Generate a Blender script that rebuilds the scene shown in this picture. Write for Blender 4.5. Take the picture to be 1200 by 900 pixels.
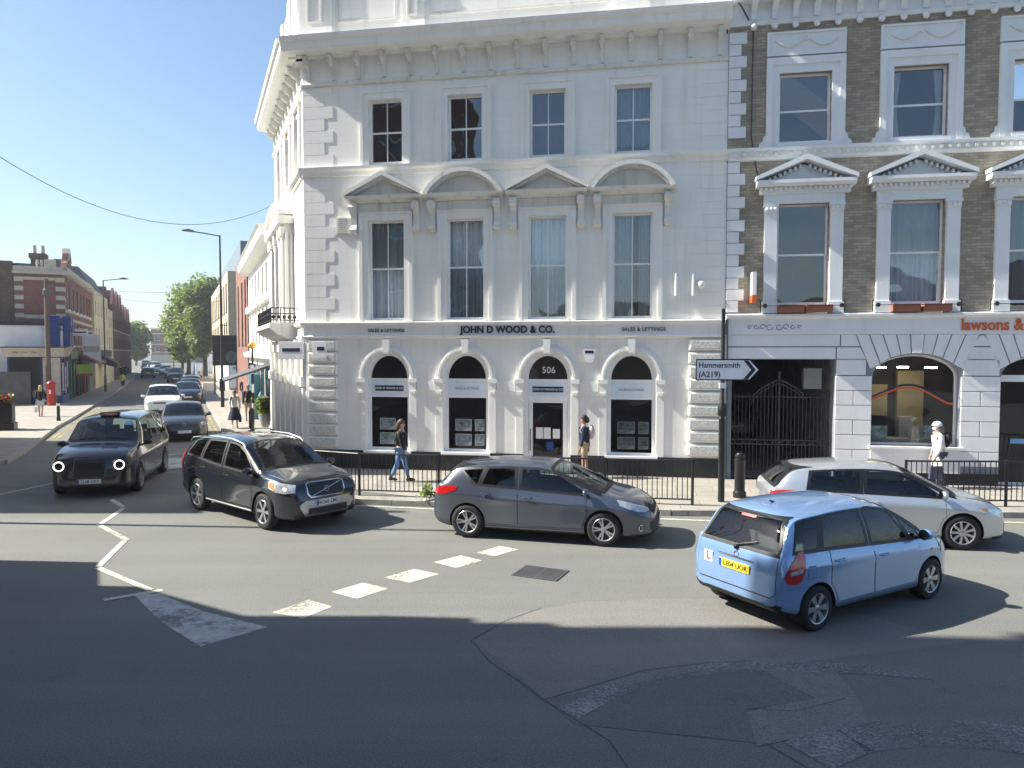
import bpy, bmesh, math, random
from mathutils import Vector, Matrix
from mathutils.bvhtree import BVHTree
R = math.radians
random.seed(7)
sc = bpy.context.scene
for o in list(bpy.data.objects): bpy.data.objects.remove(o)
COL = sc.collection

# ------------------------------------------------------------------ camera
cam_d = bpy.data.cameras.new('camera'); cam = bpy.data.objects.new('camera', cam_d); COL.objects.link(cam)
cam_d.sensor_width = 36; cam_d.lens = 26.01; cam_d.clip_end = 3000; cam_d.clip_start = .05
cam.location = (0, 0, 3.55); cam.rotation_euler = (R(90 - 2.51), 0, 0)
sc.camera = cam
# ------------------------------------------------------------------ sky and sun (sun low in the left, grazing the long facade)
EL = R(40)
w = bpy.data.worlds.new('World'); sc.world = w; w.use_nodes = True
nt = w.node_tree; bg = nt.nodes['Background']
sky = nt.nodes.new('ShaderNodeTexSky'); sky.sky_type = 'NISHITA'; sky.sun_disc = False
sky.sun_elevation = EL; sky.sun_rotation = R(-90); sky.altitude = 30; sky.air_density = 1.0; sky.dust_density = 1.3; sky.ozone_density = 3.6
tint = nt.nodes.new('ShaderNodeMix'); tint.data_type = 'RGBA'; tint.blend_type = 'MULTIPLY'; tint.inputs[0].default_value = 1; tint.inputs[7].default_value = (1.0, 1.0, .95, 1)
nt.links.new(sky.outputs[0], tint.inputs[6]); nt.links.new(tint.outputs[2], bg.inputs[0]); bg.inputs[1].default_value = 0.09
sd = bpy.data.lights.new('sun', 'SUN'); sd.energy = 5.0; sd.angle = R(.55); sd.color = (1, .96, .85)
so = bpy.data.objects.new('sun', sd); COL.objects.link(so)
AZ = R(-4)
sdir = Vector((math.cos(EL)*math.cos(AZ), math.cos(EL)*math.sin(AZ), -math.sin(EL)))
so.rotation_euler = sdir.to_track_quat('-Z', 'Y').to_euler()
sc.view_settings.view_transform = 'Standard'; sc.view_settings.look = 'None'; sc.view_settings.exposure = 1.22
sc.view_settings.gamma = 1; sc.view_settings.use_curve_mapping = False

# ------------------------------------------------------------------ mesh helper
class MB:
    def __init__(s): s.V = []; s.F = []; s.M = []; s.T = None
    def v(s, p):
        p = Vector(p)
        if s.T is not None: p = s.T @ p
        s.V.append(p); return len(s.V) - 1
    def poly(s, pts, m=0):
        s.F.append([s.v(p) for p in pts]); s.M.append(m)
    def box(s, x0, x1, y0, y1, z0, z1, m=0):
        i = [s.v(p) for p in ((x0,y0,z0),(x1,y0,z0),(x1,y1,z0),(x0,y1,z0),(x0,y0,z1),(x1,y0,z1),(x1,y1,z1),(x0,y1,z1))]
        for f in ((0,3,2,1),(4,5,6,7),(0,1,5,4),(1,2,6,5),(2,3,7,6),(3,0,4,7)):
            s.F.append([i[k] for k in f]); s.M.append(m)
    def prism(s, pts, ax, a0, a1, m=0):
        def P(p, a): return (p[0], a, p[1]) if ax == 'y' else ((a, p[0], p[1]) if ax == 'x' else (p[0], p[1], a))
        A = [s.v(P(p, a0)) for p in pts]; B = [s.v(P(p, a1)) for p in pts]; n = len(pts)
        s.F.append(A[::-1]); s.F.append(B); s.M += [m, m]
        for k in range(n):
            s.F.append([A[k], A[(k+1) % n], B[(k+1) % n], B[k]]); s.M.append(m)
    def tube(s, pts, r, n=8, m=0, caps=True):
        pts = [Vector(p) for p in pts]; rr = r if isinstance(r, (list, tuple)) else [r]*len(pts)
        rings = []; up = None
        for k, p in enumerate(pts):
            d = (pts[min(k+1, len(pts)-1)] - pts[max(k-1, 0)]).normalized()
            if up is None: up = Vector((0,0,1)) if abs(d.z) < .9 else Vector((1,0,0))
            a = d.cross(up).normalized(); b = a.cross(d).normalized(); up = b
            rings.append([s.v(p + (a*math.cos(t) + b*math.sin(t))*rr[k]) for t in [2*math.pi*j/n for j in range(n)]])
        for k in range(len(rings)-1):
            for j in range(n):
                s.F.append([rings[k][j], rings[k][(j+1) % n], rings[k+1][(j+1) % n], rings[k+1][j]]); s.M.append(m)
        if caps: s.F.append(rings[0][::-1]); s.F.append(rings[-1]); s.M += [m, m]
    def lathe(s, prof, c=(0,0,0), ax='z', n=24, m=0, closed=False):
        c = Vector(c); rings = []
        for r, h in prof:
            ring = []
            for j in range(n):
                t = 2*math.pi*j/n; x, y = r*math.cos(t), r*math.sin(t)
                ring.append(s.v(c + Vector((x, y, h) if ax == 'z' else ((x, h, y) if ax == 'y' else (h, x, y)))))
            rings.append(ring)
        L = len(rings)
        for k in range(L if closed else L-1):
            a, b = rings[k], rings[(k+1) % L]
            for j in range(n): s.F.append([a[j], a[(j+1) % n], b[(j+1) % n], b[j]]); s.M.append(m)
        if not closed:
            if prof[0][0] > 1e-4: s.F.append(rings[0][::-1]); s.M.append(m)
            if prof[-1][0] > 1e-4: s.F.append(rings[-1]); s.M.append(m)
    def ball(s, c, r, n=12, k=8, sx=1, sy=1, sz=1, m=0):
        c = Vector(c); rings = []
        for i in range(k+1):
            th = math.pi*i/k
            rings.append([s.v(c + Vector((sx*r*math.sin(th)*math.cos(2*math.pi*j/n), sy*r*math.sin(th)*math.sin(2*math.pi*j/n), sz*r*math.cos(th)))) for j in range(n)])
        for i in range(k):
            for j in range(n): s.F.append([rings[i][j], rings[i][(j+1)%n], rings[i+1][(j+1)%n], rings[i+1][j]]); s.M.append(m)
    def build(s, name, mats, parent=None, smooth=None, loc=None, rot=None, bevel=0):
        me = bpy.data.meshes.new(name); me.from_pydata([tuple(p) for p in s.V], [], s.F)
        if not isinstance(mats, (list, tuple)): mats = [mats]
        for m in mats: me.materials.append(m)
        me.polygons.foreach_set('material_index', s.M); me.update()
        bm = bmesh.new(); bm.from_mesh(me)
        bmesh.ops.remove_doubles(bm, verts=bm.verts, dist=1e-5)
        bmesh.ops.recalc_face_normals(bm, faces=bm.faces); bm.to_mesh(me); bm.free()
        if smooth: me.shade_smooth(); me.set_sharp_from_angle(angle=R(smooth))
        o = bpy.data.objects.new(name, me); COL.objects.link(o)
        if parent: o.parent = parent
        if loc: o.location = loc
        if rot is not None: o.rotation_euler = (0, 0, rot) if not isinstance(rot, (tuple, list)) else rot
        if bevel:
            b = o.modifiers.new('bevel', 'BEVEL'); b.width = bevel; b.segments = 2; b.limit_method = 'ANGLE'; b.angle_limit = R(40)
        return o

def tag(o, label=None, cat=None, group=None, kind=None):
    if label: o['label'] = label
    if cat: o['category'] = cat
    if group: o['group'] = group
    if kind: o['kind'] = kind
    return o
def thing(name, label, cat, loc=(0,0,0), rz=0, group=None):
    o = bpy.data.objects.new(name, None); COL.objects.link(o); o.location = loc; o.rotation_euler = (0,0,rz); o.empty_display_size = .2
    return tag(o, label, cat, group)
def copy_tree(o, parent=None):
    c = o.copy(); COL.objects.link(c); c.parent = parent
    for ch in list(o.children): copy_tree(ch, c)
    return c
def text(s, name, size, mat, parent, loc, rot=(R(90),0,0), ext=.004, bold=0.0, spacing=1.0, align='CENTER', sx=1.0, shear=0):
    cu = bpy.data.curves.new('t', 'FONT'); cu.body = s; cu.size = size; cu.extrude = ext; cu.offset = bold
    cu.align_x = align; cu.align_y = 'CENTER'; cu.space_character = spacing; cu.resolution_u = 3; cu.shear = shear
    to = bpy.data.objects.new('t', cu); COL.objects.link(to)
    bpy.context.view_layer.update()
    me = bpy.data.meshes.new_from_object(to.evaluated_get(bpy.context.evaluated_depsgraph_get()))
    bpy.data.objects.remove(to); bpy.data.curves.remove(cu)
    me.materials.clear(); me.materials.append(mat)
    o = bpy.data.objects.new(name, me); COL.objects.link(o); o.parent = parent; o.location = loc; o.rotation_euler = rot; o.scale = (sx,1,1)
    return o

def split_up(o, gap=.08):
    """one object per separate piece: loose parts whose boxes touch stay together"""
    me = o.data; n = len(me.vertices); par = list(range(n))
    def fd(a):
        while par[a] != a: par[a] = par[par[a]]; a = par[a]
        return a
    for e in me.edges: par[fd(e.vertices[0])] = fd(e.vertices[1])
    isl = {}
    for v in me.vertices: isl.setdefault(fd(v.index), []).append(v.index)
    keys = list(isl); bx = {}
    for k in keys:
        c = [me.vertices[i].co for i in isl[k]]; bx[k] = ([min(q[a] for q in c)-gap/2 for a in range(3)], [max(q[a] for q in c)+gap/2 for a in range(3)])
    g = {k: k for k in keys}
    def fg(a):
        while g[a] != a: a = g[a]
        return a
    for i, a in enumerate(keys):
        for b in keys[:i]:
            if all(bx[a][0][q] <= bx[b][1][q] and bx[b][0][q] <= bx[a][1][q] for q in range(3)): g[fg(a)] = fg(b)
    cl = {}
    for k in keys: cl.setdefault(fg(k), set()).update(isl[k])
    cl = sorted(cl.values(), key=len)
    if len(cl) < 2: return [o]
    out = []
    for ks in cl[:-1]:
        idx = {v: i for i, v in enumerate(sorted(ks))}; ps = [p for p in me.polygons if p.vertices[0] in idx]
        m2 = bpy.data.meshes.new(me.name); m2.from_pydata([tuple(me.vertices[v].co) for v in sorted(ks)], [], [[idx[v] for v in p.vertices] for p in ps])
        for m in me.materials: m2.materials.append(m)
        m2.polygons.foreach_set('material_index', [p.material_index for p in ps]); m2.polygons.foreach_set('use_smooth', [p.use_smooth for p in ps]); m2.update()
        c = o.copy(); c.data = m2; COL.objects.link(c); out.append(c)
    dead = set().union(*cl[:-1]); bm = bmesh.new(); bm.from_mesh(me); bm.verts.ensure_lookup_table(); bmesh.ops.delete(bm, geom=[v for v in bm.verts if v.index in dead], context='VERTS'); bm.to_mesh(me); bm.free()
    return out + [o]

# ------------------------------------------------------------------ materials
MATS = {}
def _new(name):
    m = bpy.data.materials.new(name); m.use_nodes = True; MATS[name] = m
    return m, m.node_tree, m.node_tree.nodes['Principled BSDF']
def N(nt, t, **k):
    n = nt.nodes.new(t)
    for a, b in k.items(): setattr(n, a, b)
    return n
def ramp(nt, fac, stops):
    r = N(nt, 'ShaderNodeValToRGB'); e = r.color_ramp.elements
    while len(e) < len(stops): e.new(.5)
    for i, (p, c) in enumerate(stops): e[i].position = p; e[i].color = (*c, 1) if len(c) == 3 else c
    nt.links.new(fac, r.inputs[0]); return r.outputs[0]
def noise(nt, vec, scale, detail=4, rough=.55):
    n = N(nt, 'ShaderNodeTexNoise'); n.inputs['Scale'].default_value = scale; n.inputs['Detail'].default_value = detail; n.inputs['Roughness'].default_value = rough
    nt.links.new(vec, n.inputs['Vector']); return n.outputs['Fac']
def mixc(nt, f, a, b, mode='MIX'):
    n = N(nt, 'ShaderNodeMix', data_type='RGBA', blend_type=mode)
    for s, v in ((0, f), (6, a), (7, b)):
        if isinstance(v, (int, float)): n.inputs[s].default_value = v
        elif isinstance(v, tuple): n.inputs[s].default_value = (*v, 1) if len(v) == 3 else v
        else: nt.links.new(v, n.inputs[s])
    return n.outputs[2]
def bump(nt, b, h, strength, dist=.01):
    n = N(nt, 'ShaderNodeBump'); n.inputs['Strength'].default_value = strength; n.inputs['Distance'].default_value = dist
    nt.links.new(h, n.inputs['Height']); nt.links.new(n.outputs[0], b.inputs['Normal'])
def tc(nt): return N(nt, 'ShaderNodeTexCoord').outputs['Object']
def mat(name, c, rough=.6, metal=0, var=.12, scale=3, bmp=0, bscale=30, spec=.5, coat=0, emit=None, es=1):
    m, nt, b = _new(name); v = tc(nt)
    if var:
        f = noise(nt, v, scale)
        col = ramp(nt, f, [(.3, tuple(x*(1-var) for x in c)), (.7, tuple(min(1, x*(1+var*.6)) for x in c))]); nt.links.new(col, b.inputs['Base Color'])
    else: b.inputs['Base Color'].default_value = (*c, 1)
    b.inputs['Roughness'].default_value = rough; b.inputs['Metallic'].default_value = metal; b.inputs['Specular IOR Level'].default_value = spec
    b.inputs['Coat Weight'].default_value = coat
    if bmp: bump(nt, b, noise(nt, v, bscale), bmp)
    if emit: b.inputs['Emission Color'].default_value = (*emit, 1); b.inputs['Emission Strength'].default_value = es
    return m
def paint(name, c, metal=.5, rough=.3):
    m, nt, b = _new(name); v = tc(nt)
    f = noise(nt, v, 1.4, 2)                                     # road dust
    g = N(nt, 'ShaderNodeSeparateXYZ'); nt.links.new(v, g.inputs[0])
    mr = N(nt, 'ShaderNodeMapRange'); mr.inputs[1].default_value = .75; mr.inputs[2].default_value = .15; mr.inputs[3].default_value = 0; mr.inputs[4].default_value = .28
    nt.links.new(g.outputs[2], mr.inputs[0])
    mu = N(nt, 'ShaderNodeMath', operation='MULTIPLY'); nt.links.new(mr.outputs[0], mu.inputs[0]); nt.links.new(f, mu.inputs[1])
    nt.links.new(mixc(nt, mu.outputs[0], c, (.16,.15,.13)), b.inputs['Base Color'])
    b.inputs['Metallic'].default_value = metal
    rr = N(nt, 'ShaderNodeMapRange'); rr.inputs[3].default_value = rough*.9; rr.inputs[4].default_value = rough*1.15; nt.links.new(f, rr.inputs[0]); nt.links.new(rr.outputs[0], b.inputs['Roughness'])
    b.inputs['Coat Weight'].default_value = 1; b.inputs['Coat Roughness'].default_value = .05
    return m
def glassm(name, tint=(.9,.95,.95), ior=2.3, wob=.03):
    m = bpy.data.materials.new(name); m.use_nodes = True; nt = m.node_tree; nt.nodes.clear(); MATS[name] = m
    o = N(nt, 'ShaderNodeOutputMaterial'); mx = N(nt, 'ShaderNodeMixShader'); fr = N(nt, 'ShaderNodeFresnel'); fr.inputs[0].default_value = ior
    t = N(nt, 'ShaderNodeBsdfTransparent'); t.inputs[0].default_value = (*tint, 1); g = N(nt, 'ShaderNodeBsdfGlossy'); g.inputs['Roughness'].default_value = .01
    g.inputs['Color'].default_value = (.95, .97, 1, 1)
    bm_ = N(nt, 'ShaderNodeBump'); bm_.inputs['Strength'].default_value = wob; bm_.inputs['Distance'].default_value = 1
    nt.links.new(noise(nt, tc(nt), .8, 1), bm_.inputs['Height']); nt.links.new(bm_.outputs[0], g.inputs['Normal'])
    nt.links.new(fr.outputs[0], mx.inputs[0]); nt.links.new(t.outputs[0], mx.inputs[1]); nt.links.new(g.outputs[0], mx.inputs[2]); nt.links.new(mx.outputs[0], o.inputs[0])
    return m
def stucco(name, c, joints=0.0, jh=.42, jw=.9, stain=.25, rough=.75):
    m, nt, b = _new(name); v = tc(nt)
    n1 = noise(nt, v, 1.1, 6); n2 = noise(nt, v, 14, 4)
    mp = N(nt, 'ShaderNodeMapping'); mp.inputs['Scale'].default_value = (5, 5, .45); nt.links.new(v, mp.inputs[0])
    n3 = noise(nt, mp.outputs[0], 1.0, 5)                        # rain streaks
    col = ramp(nt, n1, [(.25, tuple(x*.93 for x in c)), (.6, c), (.8, tuple(min(1, x*1.03) for x in c))])
    st = ramp(nt, n3, [(.52, (0,0,0)), (.78, (stain,)*3)])
    col = mixc(nt, st, col, tuple(x*k for x, k in zip(c, (.62,.60,.54))))
    h = n2
    if joints:
        br = N(nt, 'ShaderNodeTexBrick'); br.inputs['Scale'].default_value = 1; br.inputs['Brick Width'].default_value = jw; br.inputs['Row Height'].default_value = jh
        br.inputs['Mortar Size'].default_value = .006; br.inputs['Mortar Smooth'].default_value = .3
        br.inputs['Color1'].default_value = br.inputs['Color2'].default_value = (1,1,1,1); br.inputs['Mortar'].default_value = (0,0,0,1)
        s = N(nt, 'ShaderNodeSeparateXYZ'); k = N(nt, 'ShaderNodeCombineXYZ'); nt.links.new(v, s.inputs[0]); nt.links.new(s.outputs[0], k.inputs[0]); nt.links.new(s.outputs[2], k.inputs[1]); nt.links.new(k.outputs[0], br.inputs[0])
        col = mixc(nt, br.outputs['Color'], tuple(x*(1-joints) for x in c), col)
    nt.links.new(col, b.inputs['Base Color']); b.inputs['Roughness'].default_value = rough; bump(nt, b, h, .25, .006)
    return m
def brickm(name, c1, c2, mortar, bw=.225, bh=.075, soot=.3, rough=.85):
    m, nt, b = _new(name); v = tc(nt)
    s = N(nt, 'ShaderNodeSeparateXYZ'); k = N(nt, 'ShaderNodeCombineXYZ'); nt.links.new(v, s.inputs[0])
    ad = N(nt, 'ShaderNodeMath', operation='ADD'); nt.links.new(s.outputs[0], ad.inputs[0]); nt.links.new(s.outputs[1], ad.inputs[1])
    nt.links.new(ad.outputs[0], k.inputs[0]); nt.links.new(s.outputs[2], k.inputs[1])
    br = N(nt, 'ShaderNodeTexBrick'); br.inputs['Scale'].default_value = 1; br.inputs['Brick Width'].default_value = bw; br.inputs['Row Height'].default_value = bh
    br.inputs['Mortar Size'].default_value = .008; br.inputs['Mortar Smooth'].default_value = .2; br.inputs['Bias'].default_value = -.1
    br.inputs['Color1'].default_value = (*c1,1); br.inputs['Color2'].default_value = (*c2,1); br.inputs['Mortar'].default_value = (*mortar,1)
    nt.links.new(k.outputs[0], br.inputs[0])
    n1 = noise(nt, v, .7, 6, .65)
    f = ramp(nt, n1, [(.38, (0,0,0)), (.7, (soot,)*3)])
    col = mixc(nt, f, br.outputs['Color'], tuple(x*.25 for x in c1))
    nt.links.new(col, b.inputs['Base Color']); b.inputs['Roughness'].default_value = rough; bump(nt, b, br.outputs['Fac'], -.4, .006)
    return m
def asphalt(name, c, spk=.35):
    m, nt, b = _new(name); v = tc(nt)
    n1 = noise(nt, v, .35, 6, .6); n2 = noise(nt, v, 55, 3, .8); n3 = noise(nt, v, 2.5, 5)
    mp = N(nt, 'ShaderNodeMapping'); mp.inputs['Scale'].default_value = (.12, 1.3, 1); mp.inputs['Rotation'].default_value = (0,0,R(10)); nt.links.new(v, mp.inputs[0])
    n4 = noise(nt, mp.outputs[0], .9, 4)
    vo = N(nt, 'ShaderNodeTexVoronoi'); vo.inputs['Scale'].default_value = 70; nt.links.new(v, vo.inputs['Vector'])
    col = ramp(nt, n1, [(.3, tuple(x*.78 for x in c)), (.55, c), (.75, tuple(x*1.22 for x in c))])
    col = mixc(nt, .5, col, ramp(nt, n4, [(.35, tuple(x*.75 for x in c)), (.7, tuple(x*1.2 for x in c))]))
    col = mixc(nt, ramp(nt, n2, [(.40, (0,0,0)), (.72, (spk,)*3)]), col, tuple(x*2.6 for x in c))
    col = mixc(nt, ramp(nt, n3, [(.6, (0,0,0)), (.8, (.3,)*3)]), col, tuple(x*.55 for x in c))
    # fine cracks
    cr = N(nt, 'ShaderNodeTexVoronoi', feature='DISTANCE_TO_EDGE'); cr.inputs['Scale'].default_value = .33
    ds = N(nt, 'ShaderNodeVectorMath', operation='ADD'); nn = N(nt, 'ShaderNodeTexNoise'); nn.inputs['Scale'].default_value = 1.6; nn.inputs['Detail'].default_value = 8; nt.links.new(v, nn.inputs[0])
    nt.links.new(v, ds.inputs[0]); nt.links.new(nn.outputs['Color'], ds.inputs[1]); nt.links.new(ds.outputs[0], cr.inputs['Vector'])
    ck = ramp(nt, cr.outputs[0], [(.0, (.7,.7,.7)), (.006, (0,0,0))])
    ckm = N(nt, 'ShaderNodeMath', operation='MULTIPLY'); nt.links.new(ck, ckm.inputs[0]); ckm.use_clamp = True; nt.links.new(ramp(nt, n1, [(.60, (0,0,0)), (.66, (.6,.6,.6))]), ckm.inputs[1])
    col = mixc(nt, ckm.outputs[0], col, tuple(x*.35 for x in c))
    nt.links.new(col, b.inputs['Base Color'])
    b.inputs['Roughness'].default_value = .82; b.inputs['Specular IOR Level'].default_value = .35
    bump(nt, b, vo.outputs['Distance'], .5, .008)
    return m
def worn(name, c, under, amount=.5, scale=7):
    m, nt, b = _new(name); v = tc(nt)
    n1 = noise(nt, v, scale, 8, .75); n2 = noise(nt, v, .8, 3)
    ad = N(nt, 'ShaderNodeMath', operation='ADD'); nt.links.new(n1, ad.inputs[0]); nt.links.new(n2, ad.inputs[1])
    f = ramp(nt, ad.outputs[0], [(min(.99, .72+amount*.32), (0,0,0)), (1.0, (0,0,0))])
    rp = N(nt, 'ShaderNodeMapRange'); rp.inputs[1].default_value = .76+amount*.35; rp.inputs[2].default_value = 1.08+amount*.35; rp.inputs[3].default_value = 0; rp.inputs[4].default_value = 1
    nt.links.new(ad.outputs[0], rp.inputs[0])
    nt.links.new(mixc(nt, ramp(nt, n1, [(.35,(0,0,0)),(.65,(1,1,1))]), tuple(x*.6 for x in c), c), b.inputs['Base Color']); b.inputs['Roughness'].default_value = .7
    tr = N(nt, 'ShaderNodeBsdfTransparent'); mx = N(nt, 'ShaderNodeMixShader'); out = [n for n in nt.nodes if n.type == 'OUTPUT_MATERIAL'][0]
    nt.links.new(rp.outputs[0], mx.inputs[0]); nt.links.new(tr.outputs[0], mx.inputs[1]); nt.links.new(b.outputs[0], mx.inputs[2]); nt.links.new(mx.outputs[0], out.inputs[0])
    bump(nt, b, noise(nt, v, 80), .3, .005)
    return m
def paving(name, c, sx=.6, sy=.9):
    m, nt, b = _new(name); v = tc(nt)
    mp = N(nt, 'ShaderNodeMapping'); mp.inputs['Rotation'].default_value = (0,0,R(9.85)); nt.links.new(v, mp.inputs[0])
    br = N(nt, 'ShaderNodeTexBrick'); br.inputs['Scale'].default_value = 1; br.inputs['Brick Width'].default_value = sy; br.inputs['Row Height'].default_value = sx; br.inputs['Mortar Size'].default_value = .008
    br.inputs['Color1'].default_value = (*[x*.92 for x in c],1); br.inputs['Color2'].default_value = (*[x*1.08 for x in c],1); br.inputs['Mortar'].default_value = (*[x*.4 for x in c],1)
    nt.links.new(mp.outputs[0], br.inputs[0])
    col = mixc(nt, ramp(nt, noise(nt, v, 1.8, 6), [(.4, (0,0,0)), (.75, (.5,)*3)]), br.outputs['Color'], tuple(x*.6 for x in c))
    nt.links.new(col, b.inputs['Base Color']); b.inputs['Roughness'].default_value = .8; bump(nt, b, br.outputs['Fac'], -.3, .005)
    return m
def leafm(name, c):
    m, nt, b = _new(name)
    g = N(nt, 'ShaderNodeObjectInfo'); geo = N(nt, 'ShaderNodeNewGeometry')
    nt.links.new(ramp(nt, geo.outputs['Random Per Island'], [(0, tuple(x*.55 for x in c)), (.5, c), (1, (c[0]*1.9, c[1]*1.5, c[2]*1.2))]), b.inputs['Base Color'])
    b.inputs['Roughness'].default_value = .55; b.inputs['Transmission Weight'].default_value = 0
    tr = N(nt, 'ShaderNodeBsdfTranslucent'); tr.inputs[0].default_value = (c[0]*1.8, c[1]*2, c[2], 1); mx = N(nt, 'ShaderNodeMixShader'); mx.inputs[0].default_value = .42
    out = [n for n in nt.nodes if n.type == 'OUTPUT_MATERIAL'][0]
    nt.links.new(b.outputs[0], mx.inputs[1]); nt.links.new(tr.outputs[0], mx.inputs[2]); nt.links.new(mx.outputs[0], out.inputs[0])
    return m
def curtainm(name, c):
    m, nt, b = _new(name); v = tc(nt)
    wv = N(nt, 'ShaderNodeTexWave'); wv.bands_direction = 'X'; wv.inputs['Scale'].default_value = 3.2; wv.inputs['Distortion'].default_value = 4; wv.inputs['Detail'].default_value = 3; wv.inputs['Detail Scale'].default_value = .6
    nt.links.new(v, wv.inputs[0])
    b.inputs['Base Color'].default_value = (*c, 1); b.inputs['Roughness'].default_value = .9; bump(nt, b, wv.outputs['Fac'], .5, .03)
    return m

ASPH = asphalt('asphalt', (.134,.136,.125), .55); ASPH2 = asphalt('asphalt_pale', (.162,.154,.143), .5); ASPH3 = asphalt('asphalt_dark', (.12,.124,.116), .5)
KERB = mat('kerb_stone', (.33,.31,.28), .8, var=.25, scale=4, bmp=.3)
PAVE = paving('paving', (.34,.31,.27)); GROUND = mat('ground_far', (.13,.13,.12), .9)
WHITE = stucco('white_stucco', (.84,.83,.785), joints=.12, jh=.46, jw=3.2, stain=.45); WHITE2 = stucco('white_trim', (.84,.83,.79), stain=.35)
WDIRTY = stucco('white_weathered', (.72,.71,.67), stain=.8)
WROUGH = mat('vermiculated', (.60,.60,.56), .85, var=.3, scale=18, bmp=1.0, bscale=22)
WBLUE = stucco('pale_stucco', (.76,.78,.80), stain=.2); GROOVE = mat('groove', (.24,.26,.30), .9)
TIMBER = mat('white_timber', (.84,.84,.84), .45, var=.05); PLINTH = mat('black_plinth', (.012,.014,.018), .45, var=.3)
GLASS = glassm('window_glass'); GLASSD = glassm('shop_glass', (.75,.8,.8), 1.6)
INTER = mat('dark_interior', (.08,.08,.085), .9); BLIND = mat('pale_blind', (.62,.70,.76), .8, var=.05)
CURT = curtainm('curtain', (.82,.84,.86)); CURTD = curtainm('grey_curtain', (.55,.60,.66))
STOCK = brickm('stock_brick', (.46,.40,.29), (.27,.235,.18), (.25,.235,.21), soot=.55); REDB = brickm('red_brick', (.27,.105,.075), (.20,.08,.06), (.25,.2,.17))
BROWNB = brickm('brown_brick', (.16,.11,.07), (.11,.075,.05), (.15,.13,.11)); BEIGEB = brickm('beige_brick', (.52,.44,.30), (.44,.36,.25), (.45,.4,.33), soot=.1)
DREDB = brickm('dark_red_brick', (.2,.07,.06), (.14,.05,.045), (.16,.13,.12)); CREAM = stucco('cream_render', (.62,.55,.40)); GREYC = mat('grey_cladding', (.16,.2,.23), .5, var=.08)
SLATE = mat('slate', (.12,.125,.14), .7, var=.3, scale=6); STONE = mat('pale_stone', (.55,.50,.42), .8, var=.15)
NAVY = mat('navy', (.008,.016,.06), .45, var=0); ORANGE = mat('orange_letters', (.62,.11,.025), .5, var=0); INK = mat('ink', (.01,.01,.012), .5, var=0); GINK = mat('grey_ink', (.10,.12,.16), .5, var=0)
SIGNW = mat('sign_white', (.80,.80,.80), .35, var=.04); BLACKM = mat('black_metal', (.012,.013,.015), .4, metal=.0, var=.3, bmp=.1); GREYM = mat('grey_metal', (.12,.125,.13), .5, metal=.4, var=.2)
PINK = mat('pink', (.7,.03,.22), .5, var=0); PURPLE = mat('purple', (.12,.02,.12), .5, var=0); BLUEP = mat('royal_blue', (.008,.045,.22), .45, var=.1); LBLUE = mat('hoarding_blue', (.18,.42,.72), .6)
POSTRED = mat('post_red', (.42,.02,.015), .35, var=.1); TERRA = mat('terracotta', (.30,.11,.07), .8); WOODP = mat('pole_wood', (.14,.10,.075), .85, var=.3, scale=6); GOLD = mat('beacon_yellow', (.60,.36,.06), .35, var=.05)
ROADW = worn('road_white', (.62,.61,.50), (.14,.137,.13), -.3, 14); ROADWW = worn('road_white_scuffed', (.32,.33,.32), (.118,.116,.11), .27, 30); ROADY = worn('road_yellow', (.55,.42,.12), (.12,.118,.112), .1, 12)
ROADP = worn('road_white_patchy', (.50,.52,.49), (.14,.14,.135), -.12, 5)
LEAF = leafm('leaves', (.125,.165,.04)); LEAF2 = leafm('leaves_dark', (.07,.11,.03)); BARK = mat('bark', (.12,.10,.08), .9, var=.3, scale=8)
PHOTO = [mat('card_photo_a', (.40,.45,.44), .4, var=.7, scale=9), mat('card_photo_b', (.34,.38,.42), .4, var=.7, scale=12)]
TREADS = mat('yellow', (.7,.5,.02), .5, var=0)
# ------------------------------------------------------------------ facade helpers: local x along the wall, y inward, z up
def wall(mb, u0, u1, z0, z1, holes, depth=.22, m=0, y=0, seg=14):
    us = sorted(set([u0, u1] + [h[0] for h in holes] + [h[1] for h in holes])); us = [a for a in us if u0 <= a <= u1]
    zs = sorted(set([z0, z1] + [h[2] for h in holes] + [h[3] for h in holes])); zs = [a for a in zs if z0 <= a <= z1]
    for i in range(len(us)-1):
        for j in range(len(zs)-1):
            cu, cz = (us[i]+us[i+1])/2, (zs[j]+zs[j+1])/2
            if any(h[0] < cu < h[1] and h[2] < cz < h[3] for h in holes): continue
            mb.poly([(us[i],y,zs[j]),(us[i+1],y,zs[j]),(us[i+1],y,zs[j+1]),(us[i],y,zs[j+1])], m)
    for h in holes:
        a, b, c, d = h[:4]; sp = h[4] if len(h) > 4 else None
        if depth: mb.poly([(a,y,c),(b,y,c),(b,y+depth,c),(a,y+depth,c)], m)
        if sp is None:
            path = [(a,c),(a,d),(b,d),(b,c)]
        else:
            arc = [((a+b)/2 - (b-a)/2*math.cos(math.pi*k/seg), sp + (d-sp)*math.sin(math.pi*k/seg)) for k in range(seg+1)]
            for k in range(seg):
                (x1, y1), (x2, y2) = arc[k], arc[k+1]
                mb.poly([(x1,y,y1),(x2,y,y2),(x2,y,d),(x1,y,d)], m)
            path = [(a,c)] + arc + [(b,c)]
        if depth:
            for (x1,y1),(x2,y2) in zip(path, path[1:]): mb.poly([(x1,y,y1),(x2,y,y2),(x2,y+depth,y2),(x1,y+depth,y1)], m)
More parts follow.
